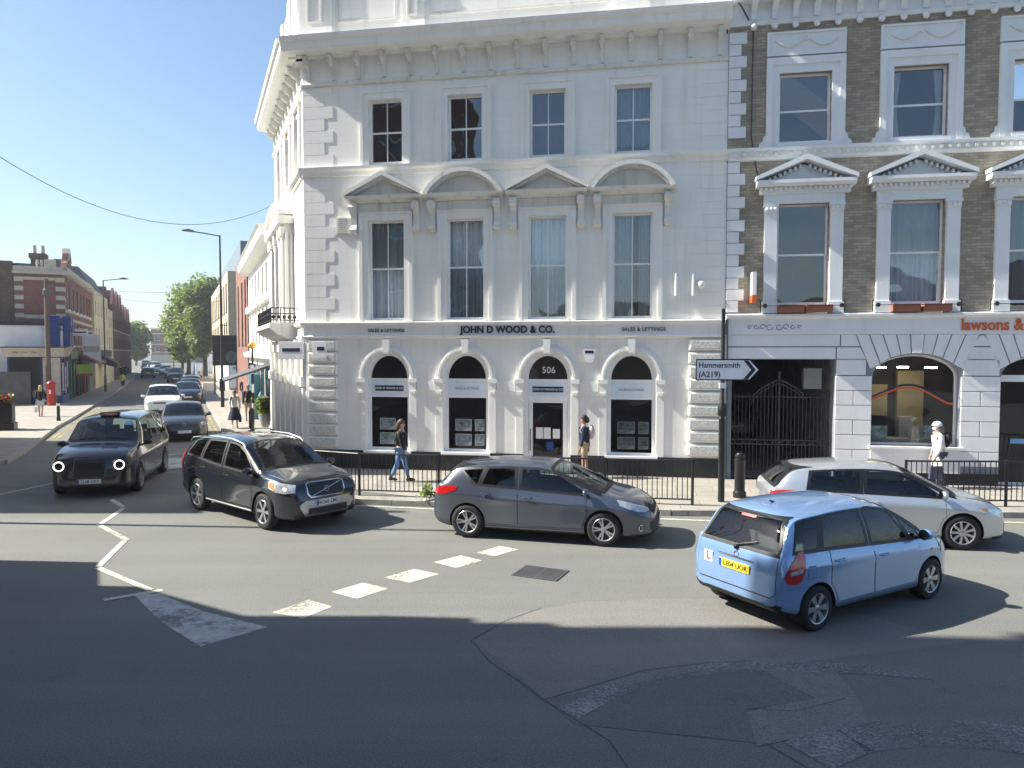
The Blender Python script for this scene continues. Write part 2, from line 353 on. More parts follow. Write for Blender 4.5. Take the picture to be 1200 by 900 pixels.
def archring(mb, cu, sp, r0, r1, ry0, ry1, y0, y1, seg=20, m=0):
    A = [(cu - r0*math.cos(math.pi*k/seg), sp + ry0*math.sin(math.pi*k/seg)) for k in range(seg+1)]
    B = [(cu - r1*math.cos(math.pi*k/seg), sp + ry1*math.sin(math.pi*k/seg)) for k in range(seg+1)]
    for k in range(seg): mb.prism([A[k], A[k+1], B[k+1], B[k]], 'y', y0, y1, m)
def glass(parent, pts, y, name='pane', m=None):
    mb = MB(); mb.poly([(x, y, z) for x, z in pts]); return mb.build(name, m or GLASS, parent)
def rect(a, b, c, d): return [(a,c),(b,c),(b,d),(a,d)]
def archpts(a, b, c, sp, d, seg=14): return [(a,c)] + [((a+b)/2 - (b-a)/2*math.cos(math.pi*k/seg), sp + (d-sp)*math.sin(math.pi*k/seg)) for k in range(seg+1)] + [(b,c)]
def sash(parent, a, b, c, d, y=.14, vbar=True, mid=None, curtain=None, half=None, xf=None):
    mb = MB(); t = .055; mid = mid or (c+d)/2
    mb.box(a,a+t,y,y+.07,c,d); mb.box(b-t,b,y,y+.07,c,d); mb.box(a+t,b-t,y,y+.07,d-t,d); mb.box(a+t,b-t,y-.02,y+.07,c,c+.07)
    mb.box(a+t,b-t,y+.012,y+.062,mid-.025,mid+.025)
    if vbar:
        cx = (a+b)/2; mb.box(cx-.013,cx+.013,y+.015,y+.05,c+.07,mid-.025); mb.box(cx-.013,cx+.013,y+.015,y+.05,mid+.025,d-t)
    f = mb.build('window', TIMBER, parent, loc=xf[0] if xf else None, rot=xf[1] if xf else None)
    glass(f, rect(a+t,b-t,c+.07,mid-.025), y+.035); glass(f, rect(a+t,b-t,mid+.025,d-t), y+.03)
    if curtain:
        cb = MB(); n = 56; zt = d; zb = c if half is None else half; gap = 0
        pts = []
        for k in range(n+1):
            u = a + (b-a)*k/n; pts.append((u, y+.2+.05*math.sin(k*1.15+a)+.03*math.sin(k*.43+a*3)))
        for k in range(n):
            if curtain == 'parted' and abs(k-n*.58) < 4: continue
            (u0,v0),(u1,v1) = pts[k], pts[k+1]; cb.poly([(u0,v0,zb),(u1,v1,zb),(u1,v1,zt),(u0,v0,zt)])
        cb.build('curtain', CURTD if curtain == 'grey' else (BLIND if curtain == 'blind' else CURT), f, smooth=80)
    return f

# =================================================================== the corner building
DA = math.atan2(-.17109699, .98525419)
corner = thing('corner_building', 'white stucco corner building of an estate agent with arched shop windows and four pedimented windows', 'building', (-6.11, 21.94, 0), DA)
SA = math.atan2(-.919, .394) - DA                       # side wall frame, relative
C4 = [2.52, 4.86, 7.2, 9.53]
LEN = 12.0
holes = []
for i, c in enumerate(C4):
    holes += [(c-.66, c+.66, .12 if i == 2 else .66, 3.52, 2.78), (c-.54, c+.54, 4.42, 7.32), (c-.5, c+.5, 8.88, 10.76)]
mb = MB(); wall(mb, 0, LEN, .12, 12.0, holes, .24); mb.build('wall', WHITE, corner)
# side wall: local x from -8.2 (far) to 0 (corner)
sh = [(-1.6,-.6,8.95,10.75), (-4.0,-3.0,8.95,10.75), (-6.6,-5.6,8.95,10.75)]
mb = MB(); wall(mb, -8.4, 0, .12, 12.0, sh, .24); mb.build('wall', WHITE, corner, rot=SA)
mb = MB()      # back, roof and party walls
def loc_side(x, y=0):
    v = Matrix.Rotation(SA, 3, 'Z') @ Vector((x, y, 0)); return (v.x, v.y)
e1 = loc_side(-8.4); e2 = (LEN, 9.0); 
foot = [(0,0), (LEN,0), e2, (e1[0]+2.0, e1[1]+2.2), e1]
mb.poly([(x,y,12.0) for x,y in foot])
for p, q in ((1,2),(2,3),(3,4)):
    a, b = foot[p], foot[q]; mb.poly([(*a,0),(*b,0),(*b,12.0),(*a,12.0)])
mb.build('roof', SLATE, corner)
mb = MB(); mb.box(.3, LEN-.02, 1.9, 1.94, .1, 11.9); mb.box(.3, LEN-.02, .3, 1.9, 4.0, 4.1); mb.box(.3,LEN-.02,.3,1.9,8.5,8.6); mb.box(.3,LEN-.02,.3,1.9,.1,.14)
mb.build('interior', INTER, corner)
def run(prof, x0, x1, name, m, rot=None, parent=corner, **k):
    mb = MB(); mb.prism(prof, 'x', x0, x1); return mb.build(name, m, parent, rot=rot, **k)
# cornice : (y,z) profiles, y negative is outwards
CP = [(0,12.0),(-.18,12.0),(-.2,12.05),(-.60,12.07),(-.64,12.12),(-.66,12.28),(-.73,12.33),(-.76,12.43),(0,12.47)]
run(CP, -.34, LEN+.02, 'cornice', WHITE2); run(CP, -8.0, .30, 'cornice', WHITE2, SA)
FR = [(0,11.22),(-.06,11.22),(-.08,11.28),(-.06,11.34),(-.02,11.36),(0,11.36)]
run(FR, 0, LEN, 'frieze_moulding', WDIRTY); run(FR, -8.4, 0, 'frieze_moulding', WHITE2, SA)
bp = [(0,11.36),(-.05,11.38),(-.08,11.5),(-.09,11.7),(-.2,11.76),(-.3,11.84),(-.32,11.95),(-.32,12.02),(0,12.02)]
for k in range(16):
    mb = MB(); u = .2 + k*.772; mb.prism(bp, 'x', u-.05, u+.05); mb.box(u-.1,u+.1,-.43,0,12.0,12.04) if False else None
    mb.lathe([(.05,-.075),(.05,.075)], (u, -.25, 11.87), 'x', 10); mb.build('bracket', WDIRTY, corner)
for k in range(10):
    mb = MB(); u = -.75 - k*.77; mb.prism(bp, 'x', u-.075, u+.075); mb.build('bracket', WHITE2, corner, rot=SA)
# attic parapet with sunk panels
mb = MB(); mb.box(-.02, LEN, -.05, .3, 12.4, 14.6)
for a, b in ((.0,.95),(3.1,3.7),(9.0,9.9),(11.5,12.0)): mb.box(a, b, -.16, -.05, 12.46, 14.6); mb.box(a-.05, b+.05, -.2, -.05, 12.44, 12.85)
mb.build('parapet', WHITE, corner)
mb = MB()
for a, b in ((.25,.7),(1.15,2.9),(3.25,3.55),(3.9,8.8),(10.1,11.3)): 
    y = -.163 if b-a < .5 else -.053
    for q in ((a,b,12.98,13.03),(a,b,14.2,14.25),(a,a+.05,13.03,14.2),(b-.05,b,13.03,14.2)): mb.box(q[0],q[1],y-.03,y+.01,q[2],q[3])
split_up(mb.build('parapet_panel', WDIRTY, corner), .05)
mb = MB(); mb.box(-8.4, .0, -.05, .3, 12.4, 14.6); 
for k in range(5): mb.box(-8.2+k*1.95, -7.8+k*1.95, -.14, -.05, 12.65, 14.6)
mb.build('parapet', WHITE, corner, rot=SA)
MP = [(0,8.62),(-.05,8.64),(-.07,8.74),(-.16,8.8),(-.17,8.88),(0,8.91)]
run(MP, -.1, LEN+.03, 'string_course', WHITE2); run(MP, -8.4, .1, 'string_course', WHITE2, SA)
SP = [(0,3.92),(-.1,3.94),(-.13,3.99),(-.07,4.03),(-.07,4.28),(-.16,4.32),(-.18,4.39),(0,4.42)]
run(SP, -.08, LEN, 'sign_band', WHITE2); run(SP, -8.4, .08, 'sign_band', WHITE2, SA)
mb = MB()
ps = [(0, C4[0]-.66)] + [(C4[0]+.66, C4[1]-.66), (C4[1]+.66, C4[2]-.66), (C4[2]+.66, C4[3]-.66), (C4[3]+.66, LEN)]
for a, b in ps: mb.box(a+.003, b-.003, -.04, .01, .1, .655)
for i in (0,1,3): mb.box(C4[i]-.657, C4[i]+.657, -.035, .02, .1, .64)
split_up(mb.build('plinth', PLINTH, corner), .03); mb = MB(); mb.box(-8.4, -.02, -.04, .0, .1, .655); mb.build('plinth', PLINTH, corner, rot=SA)
# quoins
mb = MB()
z = 4.45; k = 0
while z < 11.1:
    if not (8.55 < z+.17 < 8.95):
        w_ = .93 if k % 2 else .66; z1 = z+.33
        if z < 8.62 < z1: z1 = 8.6
        mb.box(.0, w_, -.013, 0, z, min(z1, 11.2)); mb.box(LEN-w_, LEN-.012, -.010, 0, z, min(z1, 11.2))
    z += .345; k += 1
split_up(mb.build('quoins', WHITE, corner), .2)
mb = MB(); mb2 = MB()
for k in range(9):
    z0 = .74+k*.355
    for a, b in ((.10, 1.0), (11.05, 11.92)):
        mb.box(a, b, -.10, 0, z0, z0+.3); mb2.box(a+.05, b-.05, -.125, -.09, z0+.045, z0+.255)
split_up(mb.build('rusticated_quoins', WHITE2, corner, bevel=.02), .2); split_up(mb2.build('rough_quoin_faces', WROUGH, corner, bevel=.01), .2)
HPAN = mat('shade_tinted_panel', (.70,.78,.86), .4, var=.05)  # white panel with the blue of the shade put into its colour
# ground floor windows and door
for i, c in enumerate(C4):
    mb = MB(); zb = .66 if i != 2 else .12
    wall(mb, c-.66, c+.66, zb, 3.52, [(c-.56, c+.56, zb+.08 if i != 2 else .14, 3.43, 2.76)], .07, y=.16)
    mb.box(c-.56, c+.56, .17, .24, 2.7, 2.77)
    if i != 2: mb.box(c-.56, c+.56, .17, .24, 2.22, 2.28); mb.box(c-.72, c+.72, -.1, .16, .60, .67)
    else: mb.box(c-.56, c+.56, .17, .24, 2.22, 2.3)
    f = mb.build('window' if i != 2 else 'doorway', TIMBER, corner)
    mb = MB(); mb.box(c-.555, c+.555, .165, .2, 2.28, 2.7); p = mb.build('header_panel', HPAN, f)
    glass(f, archpts(c-.56, c+.56, 2.77, 2.78, 3.43), .22, m=GLASSD)
    if i in (0, 2):
        mb = MB(); mb.box(c-.44, c+.44, .155, .166, 2.40, 2.56); mb.build('name_plate', NAVY, p)
        text('JOHN D WOOD & CO', 'lettering', .086, SIGNW, p, (c, .152, 2.48), ext=.002, bold=.0015)
    else: text('SALES & LETTINGS', 'lettering', .085, GINK, p, (c, .163, 2.49), ext=.002)
    if i != 2:
        glass(f, rect(c-.56, c+.56, zb+.08, 2.22), .22, m=GLASSD)
        for q in range(4):
            cx = c - .12 + (.46 if q % 2 else -.02) if i else c-.1 + (.0 if q % 2 == 0 else -9)
            if cx < c-1: continue
            cz = 1.42 if q < 2 else .99; hw = .24 if q % 2 == 0 else .14
            mb = MB(); mb.box(cx-hw, cx+hw, .3, .312, cz-.17, cz+.17); cd = mb.build('display_card', SIGNW, f)
            mb = MB(); mb.box(cx-hw+.02, cx+hw-.02, .29, .299, cz-.07, cz+.15); mb.build('photo', PHOTO[(q+i) % 2], cd)
            mb = MB()
            for t in range(3): mb.box(cx-hw+.03, cx+hw*(.6-.3*t), .29, .299, cz-.10-.025*t, cz-.092-.025*t)
            mb.build('print', GINK, cd)
    else:
        mb = MB(); a, b = c-.55, c+.55
        mb.box(a, a+.12, .17, .22, .14, 2.22); mb.box(b-.12, b, .17, .22, .14, 2.22); mb.box(a+.12, b-.12, .17, .22, 2.1, 2.22); mb.box(a+.12, b-.12, .17, .22, .14, .4)
        d_ = mb.build('door', TIMBER, f); glass(d_, rect(a+.12, b-.12, .4, 2.1), .2, m=GLASSD)
        mb = MB(); mb.tube([(a+.06,.15,.75),(a+.06,.10,.8),(a+.06,.10,1.3),(a+.06,.15,1.35)], .014); mb.build('handle', GREYM, d_)
        for px, pz, hh, mm in ((-.24, 1.28, .2, SIGNW), (-.02, 1.28, .2, SIGNW), (.24, 1.26, .17, SIGNW), (.06, .9, .15, BLUEP)):
            mb = MB(); mb.box(c+px-.1, c+px+.1, .188, .193, pz-hh, pz+hh*.6); mb.build('notice', mm, d_)
        text('506', 'number', .26, SIGNW, f, (c+.02, .2, 3.02), ext=.002)
    mb = MB(); archring(mb, c, 2.78, .70, .86, .78, .93, -.07, 0); archring(mb, c, 2.78, .74, .80, .82, .87, -.1, -.07)
    mb.prism([(c-.085,3.5),(c+.085,3.5),(c+.11,3.9),(c-.11,3.9)], 'y', -.14, 0); mb.build('arch_moulding', WHITE2, corner)
mb = MB()
for i, c in enumerate(C4):
    for sgn in (-1, 1):
        a = c + sgn*.78; mb.box(a-.13, a+.13, -.11, 0, 2.66, 2.78); mb.box(a-.11, a+.11, -.08, 0, 2.42, 2.66); mb.box(a-.08,a+.08,-.1,0,2.34,2.42)
        mb.box(a-.10, a+.10, -.025, 0, .66, 2.34)
for a, b in ((C4[0]+.91, C4[1]-.91), (C4[1]+.91, C4[2]-.91), (C4[2]+.91, C4[3]-.91)): mb.box(a, b, -.05, 0, 2.44, 2.72); 
split_up(mb.build('impost', WHITE2, corner), .03)
# first floor windows
cur = ['yes', 'yes', 'yes', 'parted']
for i, c in enumerate(C4):
    f = sash(corner, c-.54, c+.54, 4.46, 7.32, curtain=cur[i], mid=5.95)
    mb = MB()
    for s_ in (-1, 1):
        mb.box(min(c+s_*.54, c+s_*.72), max(c+s_*.54, c+s_*.72), -.06, 0, 4.42, 7.5); mb.box(min(c+s_*.70, c+s_*.80), max(c+s_*.70, c+s_*.80), -.09, 0, 4.42, 7.56)
    mb.box(c-.54, c+.54, -.06, 0, 7.32, 7.5); mb.box(c-.70, c+.70, -.093, 0, 7.5, 7.56); mb.box(c-.62, c+.62, -.10, .14, 4.39, 4.46)
    mb.build('architrave', WHITE2, f)
    mb = MB(); mb.box(c-.78, c+.78, -.05, 0, 7.56, 7.80)
    mb.prism([(0,7.80),(-.12,7.82),(-.16,7.86),(-.36,7.9),(-.4,7.98),(0,8.0)], 'x', c-1.12, c+1.12)
    if i % 2 == 0:
        for s_ in (-1, 1):
            mb.prism([(c+s_*1.14,7.97),(c+s_*1.14,8.07),(c,8.66),(c,8.53)], 'y', -.42, -.05)
            mb.prism([(c+s_*1.0,7.985),(c+s_*.98,8.03),(c,8.54),(c,8.44)], 'y', -.27, -.05)
        mb.prism([(c-.95,7.99),(c+.95,7.99),(c,8.47)], 'y', -.06, 0)
    else:
        Rr = (1.13**2+.68**2)/(2*.68); cz = 7.98+.68-Rr
        def arc(r, k): 
            a0 = math.asin(1.13/Rr); t = -a0 + 2*a0*k/18; return (c + r*math.sin(t), cz + r*math.cos(t))
        for k in range(18):
            mb.prism([arc(Rr,k), arc(Rr,k+1), arc(Rr-.11,k+1), arc(Rr-.11,k)], 'y', -.42, -.05)
            mb.prism([arc(Rr-.11,k), arc(Rr-.11,k+1), arc(Rr-.17,k+1), arc(Rr-.17,k)], 'y', -.27, -.05)
        mb.prism([arc(Rr-.16,k) for k in range(1, 18)], 'y', -.06, 0)
    mb.build('pediment', WDIRTY, f)
    for s_ in (-1, 1):
        mb = MB(); a = c+s_*.94
        mb.prism([(0,7.8),(-.3,7.8),(-.3,7.7),(-.24,7.6),(-.12,7.45),(-.1,7.2),(-.16,7.1),(-.16,7.0),(-.08,6.95),(0,6.95)], 'x', a-.085, a+.085)
        mb.lathe([(.07,-.1),(.07,.1)], (a,-.13,7.05), 'x', 10); mb.lathe([(.09,-.1),(.09,.1)], (a,-.24,7.68), 'x', 10)
        mb.build('console', WDIRTY, f)
# second floor windows
for i, c in enumerate(C4):
    f = sash(corner, c-.5, c+.5, 8.95, 10.76, curtain='blind' if i == 3 else None, half=9.2, mid=9.85)
    mb = MB(); 
    for s_ in (-1, 1): mb.box(min(c+s_*.5, c+s_*.68), max(c+s_*.5, c+s_*.68), -.05, 0, 8.91, 10.94); mb.box(min(c+s_*.66, c+s_*.74), max(c+s_*.66, c+s_*.74), -.08, 0, 8.91, 11.0)
    mb.box(c-.5, c+.5, -.05, 0, 10.76, 10.94); mb.box(c-.66, c+.66, -.083, 0, 10.94, 11.0); mb.build('architrave', WHITE2, f)
for a in (-1.1, -3.5, -6.1):
    f = sash(corner, a-.5, a+.5, 8.95, 10.75, xf=((0,0,0), SA))
    mb = MB()
    for s_ in (-1, 1): mb.box(min(a+s_*.5, a+s_*.68), max(a+s_*.5, a+s_*.68), -.08, 0, 8.91, 10.94)
    mb.box(a-.7, a+.7, -.1, 0, 10.94, 11.02); mb.build('architrave', WHITE2, f)
# first floor bay on the side street with pediment, balcony below it
mb = MB(); mb.box(-7.0, -2.6, -.30, 0, 4.45, 7.7)
for x in (-2.75, -3.55, -4.9, -6.25, -6.85): mb.box(x-.13, x+.13, -.37, -.30, 4.5, 7.4); mb.box(x-.18, x+.18, -.42, -.30, 7.3, 7.6)
for y in (-.07, -.23): mb.box(-2.6, -2.5, y-.05, y+.05, 4.5, 7.4)
mb.box(-7.2, -2.45, -.5, 0, 7.7, 7.95)
for k in range(12):
    a0, a1 = math.pi*k/12, math.pi*(k+1)/12
    mb.prism([(-4.9-2.4*math.cos(a0), 8.0+.62*math.sin(a0)), (-4.9-2.4*math.cos(a1), 8.0+.62*math.sin(a1)), (-4.9-2.1*math.cos(a1), 8.0+.45*math.sin(a1)), (-4.9-2.1*math.cos(a0), 8.0+.45*math.sin(a0))], 'y', -.5, 0)
bay = mb.build('bay', WHITE2, corner, rot=SA)
for x in (-4.22, -5.58): glass(bay, rect(x-.5, x+.5, 4.7, 7.2), -.306, 'pane', GLASSD)
mb = MB(); mb.prism([(0,4.45),(-.85,4.45),(-.9,4.3),(-.65,4.1),(-.3,3.95),(0,3.9)], 'x', -6.9, -1.6); bal = mb.build('balcony', WDIRTY, corner, rot=SA)
mb = MB()
for k in range(40): x = -6.85 + k*.133; mb.box(x-.012, x+.012, -.83, -.80, 4.45, 4.9)
for k in range(6): y = -.82 + k*.14; mb.box(-1.63, -1.60, y-.012, y+.012, 4.45, 4.9)
for z in (4.52, 4.72, 4.9): mb.box(-6.9, -1.58, -.84, -.79, z, z+.03); mb.box(-1.63, -1.6, -.82, 0, z, z+.03)
for k in range(5): mb.lathe([(.05,-.012),(.062,0),(.05,.012)], (-1.615, -.75+k*.16, 4.63), 'x', 8)
mb.build('railing', BLACKM, bal)
mb = MB()
for x, pr in ((-.35,.08),(-1.3,.14),(-2.3,.2),(-3.3,.26),(-4.5,.3),(-6.2,.3),(-7.8,.3)):
    mb.box(x-.2, x+.2, -pr, 0, .5, 3.7); mb.box(x-.26, x+.26, -pr-.06, 0, 2.5, 2.8); mb.box(x-.25, x+.25, -pr-.05, 0, 3.55, 3.92)
split_up(mb.build('pilaster', WHITE2, corner, rot=SA), .05)
mb = MB()
for x, pr in ((-.35,.08),(-1.3,.14),(-2.3,.2),(-3.3,.26),(-4.5,.3),(-6.2,.3),(-7.8,.3)): mb.box(x-.24, x+.24, -pr-.04, -.045, .1, .52)
split_up(mb.build('plinth', PLINTH, corner, rot=SA), .01)
# signs, lamps and little fittings on the front
text('JOHN D WOOD & CO.', 'lettering', .27, NAVY, corner, (6.08, -.09, 4.16), ext=.02, bold=.008, sx=.97)
text('SALES & LETTINGS', 'lettering', .135, GINK, corner, (2.52, -.08, 4.155), ext=.01, bold=.002)
text('SALES & LETTINGS', 'lettering', .145, GINK, corner, (9.85, -.08, 4.155), ext=.01, bold=.002)
mb = MB(); mb.box(.0, .75, -.0, .0, 0, 0) if False else None
mb = MB(); mb.box(-.84, -.06, -.06, .06, 3.32, 3.84); s1 = mb.build('projecting_sign', SIGNW, corner, bevel=.008)
mb = MB(); mb.box(-.72, -.16, -.068, -.06, 3.55, 3.65); mb.build('name_strip', NAVY, s1)
mb = MB(); mb.box(.36, .78, -.32, -.26, 3.36, 3.84); mb.box(.5,.56,-.26,-.1,3.5,3.56); s1 = mb.build('box_sign', SIGNW, corner, bevel=.008)
mb = MB(); mb.box(.5, .72, -.328, -.32, 3.58, 3.69); mb.build('name_strip', NAVY, s1)
mb = MB(); mb.prism([(8.2,3.62),(8.56,3.62),(8.5,3.3),(8.42,3.24),(8.34,3.24),(8.26,3.3)], 'y', -.09, 0); a_ = mb.build('alarm_box', SIGNW, corner)
mb = MB(); mb.box(8.26, 8.5, -.094, -.088, 3.5, 3.58); mb.build('label_strip', NAVY, a_)
mb = MB(); mb.box(1.0, 1.5, -.05, 0, 6.95, 7.45)
for k in range(8): mb.box(1.04, 1.46, -.075, -.05, 6.99+k*.057, 7.02+k*.057)
mb.build('vent', WDIRTY, corner)
for x in (10.7, 11.15): mb = MB(); mb.lathe([(.035,0),(.035,.6)], (x+(.0), -.1, 5.05), 'z', 8); mb.box(x-.03,x+.03,-.08,0,5.3,5.36); mb.build('wall_light', SIGNW, corner)
mb = MB(); mb.lathe([(.11,0),(.11,-.08),(.07,-.14),(0,-.15)], (11.36, 0, 5.35), 'y', 14); mb.build('wall_lamp', SIGNW, corner, smooth=50)
mb = MB(); mb.tube([(11.96,-.06,11.9),(11.96,-.06,12.9),(11.96,-.1,14.5)], .018); mb.build('cable', BLACKM, corner)
mb = MB(); mb.box(2.28, 2.9, .29, .3, .0, .0) if False else None

# =================================================================== brick building to its right
brick = thing('brick_building', 'brown brick building with white pedimented windows above a pale rusticated shop front', 'building', (-6.11, 21.94, 0), DA)
BC = [13.94, 16.72, 19.50, 22.28, 25.06]; B1 = 27.0
holes = []
for c in BC: holes += [(c-.65, c+.65, 8.95, 10.8), (c-.64, c+.64, 4.72, 7.42)]
mb = MB(); wall(mb, LEN+.01, B1, 4.45, 12.1, holes, .2); mb.build('wall', STOCK, brick)
gh = [(12.19, 14.8, .12, 3.34), (15.72, 17.82, 1.1, 3.48, 2.9), (18.77, 20.9, .14, 3.48, 2.9), (21.85, 24.0, 1.1, 3.48, 2.9)]
mb = MB(); wall(mb, LEN+.01, B1, .12, 4.45, gh, .3); mb.build('ground_floor_wall', GROOVE, brick)
mb = MB()                                   # rusticated blocks standing proud of the grooves
def blocks(a, b, z0, z1, rows, off=0):
    h = (z1-z0)/rows
    for k in range(rows):
        zz0, zz1 = z0+k*h+.009, z0+(k+1)*h-.009
        if (k+off) % 2: mb.box(a, b, -.045, .0, zz0, zz1)
        else: m_ = (a+b)/2; mb.box(a, m_-.009, -.045, .0, zz0, zz1); mb.box(m_+.009, b, -.045, .0, zz0, zz1)
for a, b in ((14.81,15.70),(17.84,18.75),(20.92,21.83),(24.02,25.6)): blocks(a, b, .6, 2.92, 6)
mb.box(LEN+.02, 14.8, -.045, 0, 3.36, 3.66); mb.box(LEN+.02, 14.9, -.045, 0, 3.69, 3.99); mb.box(14.83,15.55,-.045,0,2.94,3.34)
mb.prism([(14.83,3.36),(15.55,3.36),(15.4,3.66),(14.83,3.66)], 'y', -.045, 0); mb.prism([(14.93,3.69),(15.4,3.69),(15.28,3.99),(14.93,3.99)], 'y', -.045, 0)
for c in (16.77, 19.83, 22.92):
    n = 9
    for k in range(n):
        t0, t1 = -1.12 + 2.24*k/n + .012, -1.12 + 2.24*(k+1)/n - .012
        def lo(t): 
            q = min(1, abs(t)/1.05); return 2.9 + .60*math.sqrt(max(0, 1-q*q)) + .01
        s0, s1 = t0*1.32, t1*1.32
        za = max(3.1, lo(t0)); zb_ = max(3.1, lo(t1))
        mb.prism([(c+t0, za), (c+t1, zb_), (c+s1, 3.99), (c+s0, 3.99)], 'y', -.045 if k != 4 else -.09, 0)
for a, b in ((17.98,18.62),(21.1,21.72)):
    mb.prism([(a-.05,3.36),(b+.05,3.36),(b-.12,3.66),(a+.12,3.66)], 'y', -.045, 0); mb.box(a-.1, b+.1, -.045, 0, 2.94, 3.34)
mb.prism([(18.08,3.69),(18.52,3.69),(18.35,3.96),(18.25,3.96)], 'y', -.045, 0)
split_up(mb.build('rusticated_blocks', WBLUE, brick, bevel=.008), .12)
mb = MB(); 
for a, b in ((14.81,15.72),(17.82,18.76),(20.91,21.85),(24.01,27)): mb.box(a+.003, b-.003, -.05, 0, .1, .42); 
split_up(mb.build('plinth', PLINTH, brick), .03)
mb = MB()
for a, b in ((15.70,17.85),(21.84,24.01)): mb.box(a, b, -.07, .2, .42, 1.04); mb.box(a-.05, b+.05, -.14, .2, 1.04, 1.1)
split_up(mb.build('window_sill', WBLUE, brick)); mb = MB(); mb.box(15.72, 17.83, -.05, 0, .1, .418); mb.build('plinth', PLINTH, brick)
run([(0,3.99),(-.06,4.0),(-.06,4.4),(-.14,4.42),(-.2,4.48),(-.2,4.53),(0,4.56)], LEN+.012, B1, 'fascia', WBLUE, parent=brick)
text('lawsons &', 'lettering', .42, ORANGE, brick, (17.78, -.07, 4.22), ext=.025, bold=.006, align='LEFT', sx=.84)
mb = MB()                                    # scroll ornament on the fascia
for s_ in (-1, 1):
    for k in range(4):
        r = .09-.013*k; cx = 13.25+s_*(.12+.17*k); pts = [(cx+r*math.cos(t*.5)*(1-t*.04), -.066, 4.2+r*math.sin(t*.5)*(1-t*.04)*(1 if k % 2 else -1)) for t in range(12)]; mb.tube(pts, .008, 5)
mb.build('ornament', GINK, brick)
# quoins between the two houses
mb = MB(); z = 4.6; k = 0
while z < 11.9:
    if not (8.3 < z < 8.9): mb.box(LEN+.012, LEN+(.46 if k % 2 else .32), -.07, 0, z, z+.29)
    z += .305; k += 1
split_up(mb.build('quoins', WBLUE, brick, bevel=.01), .5)
run([(0,8.56),(-.08,8.58),(-.12,8.66),(-.12,8.78),(-.17,8.84),(-.17,8.88),(0,8.9)], LEN+.02, B1, 'string_course', WBLUE, parent=brick)
mb = MB()
mb.box(LEN+.02, B1, -.128, -.115, 8.64, 8.80)
for k in range(75): x = LEN+.2+k*.2; mb.lathe([(.035,-.03),(.06,0),(.035,.012)], (x, -.13, 8.72), 'y', 8)
mb.build('carved_band', WDIRTY, brick)
for c in BC:
    f = sash(brick, c-.65, c+.65, 9.0, 10.8, vbar=False, mid=9.85)
    mb = MB()
    for s_ in (-1, 1):
        mb.box(min(c+s_*.65, c+s_*.85), max(c+s_*.65, c+s_*.85), -.07, 0, 8.9, 11.0); mb.box(min(c+s_*.83, c+s_*.97), max(c+s_*.83, c+s_*.97), -.11, 0, 8.9, 11.18)
        mb.prism([(c+s_*.97,8.9),(c+s_*1.15,8.9),(c+s_*1.13,9.0),(c+s_*1.05,9.05),(c+s_*1.04,9.15),(c+s_*.97,9.22)], 'y', -.09, 0)
    mb.box(c-.65, c+.65, -.07, 0, 10.8, 11.0); mb.box(c-.83, c+.83, -.113, 0, 11.0, 11.18); mb.box(c-.7, c+.7, -.12, .14, 8.9, 8.98)
    mb.build('architrave', WBLUE, f)
    mb = MB(); mb.box(c-.97, c+.97, -.05, 0, 11.23, 11.84); 
    for q in ((-.97,.97,11.23,11.28),(-.97,.97,11.79,11.84),(-.97,-.92,11.28,11.79),(.92,.97,11.28,11.79)): mb.box(c+q[0], c+q[1], -.09, -.05, q[2], q[3])
    mb.build('frieze_panel', WBLUE, f)
    mb = MB()
    for s_ in (-1, 1): mb.tube([(c+s_*(.08+.07*t), -.07, 11.62-.16*math.sin(math.pi*t/10)) for t in range(11)], [.012+.022*math.sin(math.pi*t/10) for t in range(11)], 6)
    mb.ball((c,-.07,11.64), .05); mb.build('garland', WDIRTY, f)
    if abs(c-16.72) < .1:
        for xa in (c-.58, c+.4):
            cb = MB(); cb.prism([(xa-.02,10.75),(xa+.2,10.75),(xa+.12,9.8),(xa+.19,9.05),(xa+.02,9.05)] if xa < c else [(xa,10.75),(xa+.2,10.75),(xa+.17,9.05),(xa+.02,9.05),(xa+.08,9.9)], 'y', .3, .33); cb.build('curtain', CURT, f)
    # lower windows
    f = sash(brick, c-.64, c+.64, 4.78, 7.42, vbar=False, curtain='grey' if abs(c-13.94) > .1 else None, mid=6.1)
    mb = MB()
    for s_ in (-1, 1):
        a = c+s_*.82; mb.box(a-.16, a+.16, -.1, 0, 4.56, 7.2); mb.box(a-.19, a+.19, -.14, 0, 4.56, 4.85); mb.box(a-.19, a+.19, -.15, 0, 7.34, 7.42); mb.box(a-.17, a+.17, -.13, 0, 7.2, 7.34)
        for t in range(3): mb.ball((a-.1+.1*t, -.14, 7.28), .05, 8, 5)
    mb.box(c-1.0, c+1.0, -.12, 0, 7.42, 7.66); mb.build('pilasters', WBLUE, f)
    mb = MB(); mb.box(c-1.12, c+1.12, -.2, 0, 7.66, 7.74)
    for t in range(19): x = c-1.1+t*.122; mb.box(x-.032, x+.032, -.27, -.2, 7.74, 7.82)
    mb.box(c-1.12, c+1.12, -.2, 0, 7.74, 7.82); mb.prism([(0,7.82),(-.34,7.83),(-.4,7.9),(-.4,7.98),(0,8.0)], 'x', c-1.22, c+1.22)
    for s_ in (-1, 1):
        mb.prism([(c+s_*1.25,7.98),(c+s_*1.25,8.08),(c,8.62),(c,8.48)], 'y', -.42, -.04)
        for t in range(8): x = c+s_*(.12+t*.125); zz = 8.41-(x-c)*s_*.42; mb.box(x-.03, x+.03, -.2, -.04, zz-.06, zz+.03)
    mb.prism([(c-.95,7.99),(c+.95,7.99),(c,8.42)], 'y', -.05, 0); mb.build('pediment', WBLUE, f)
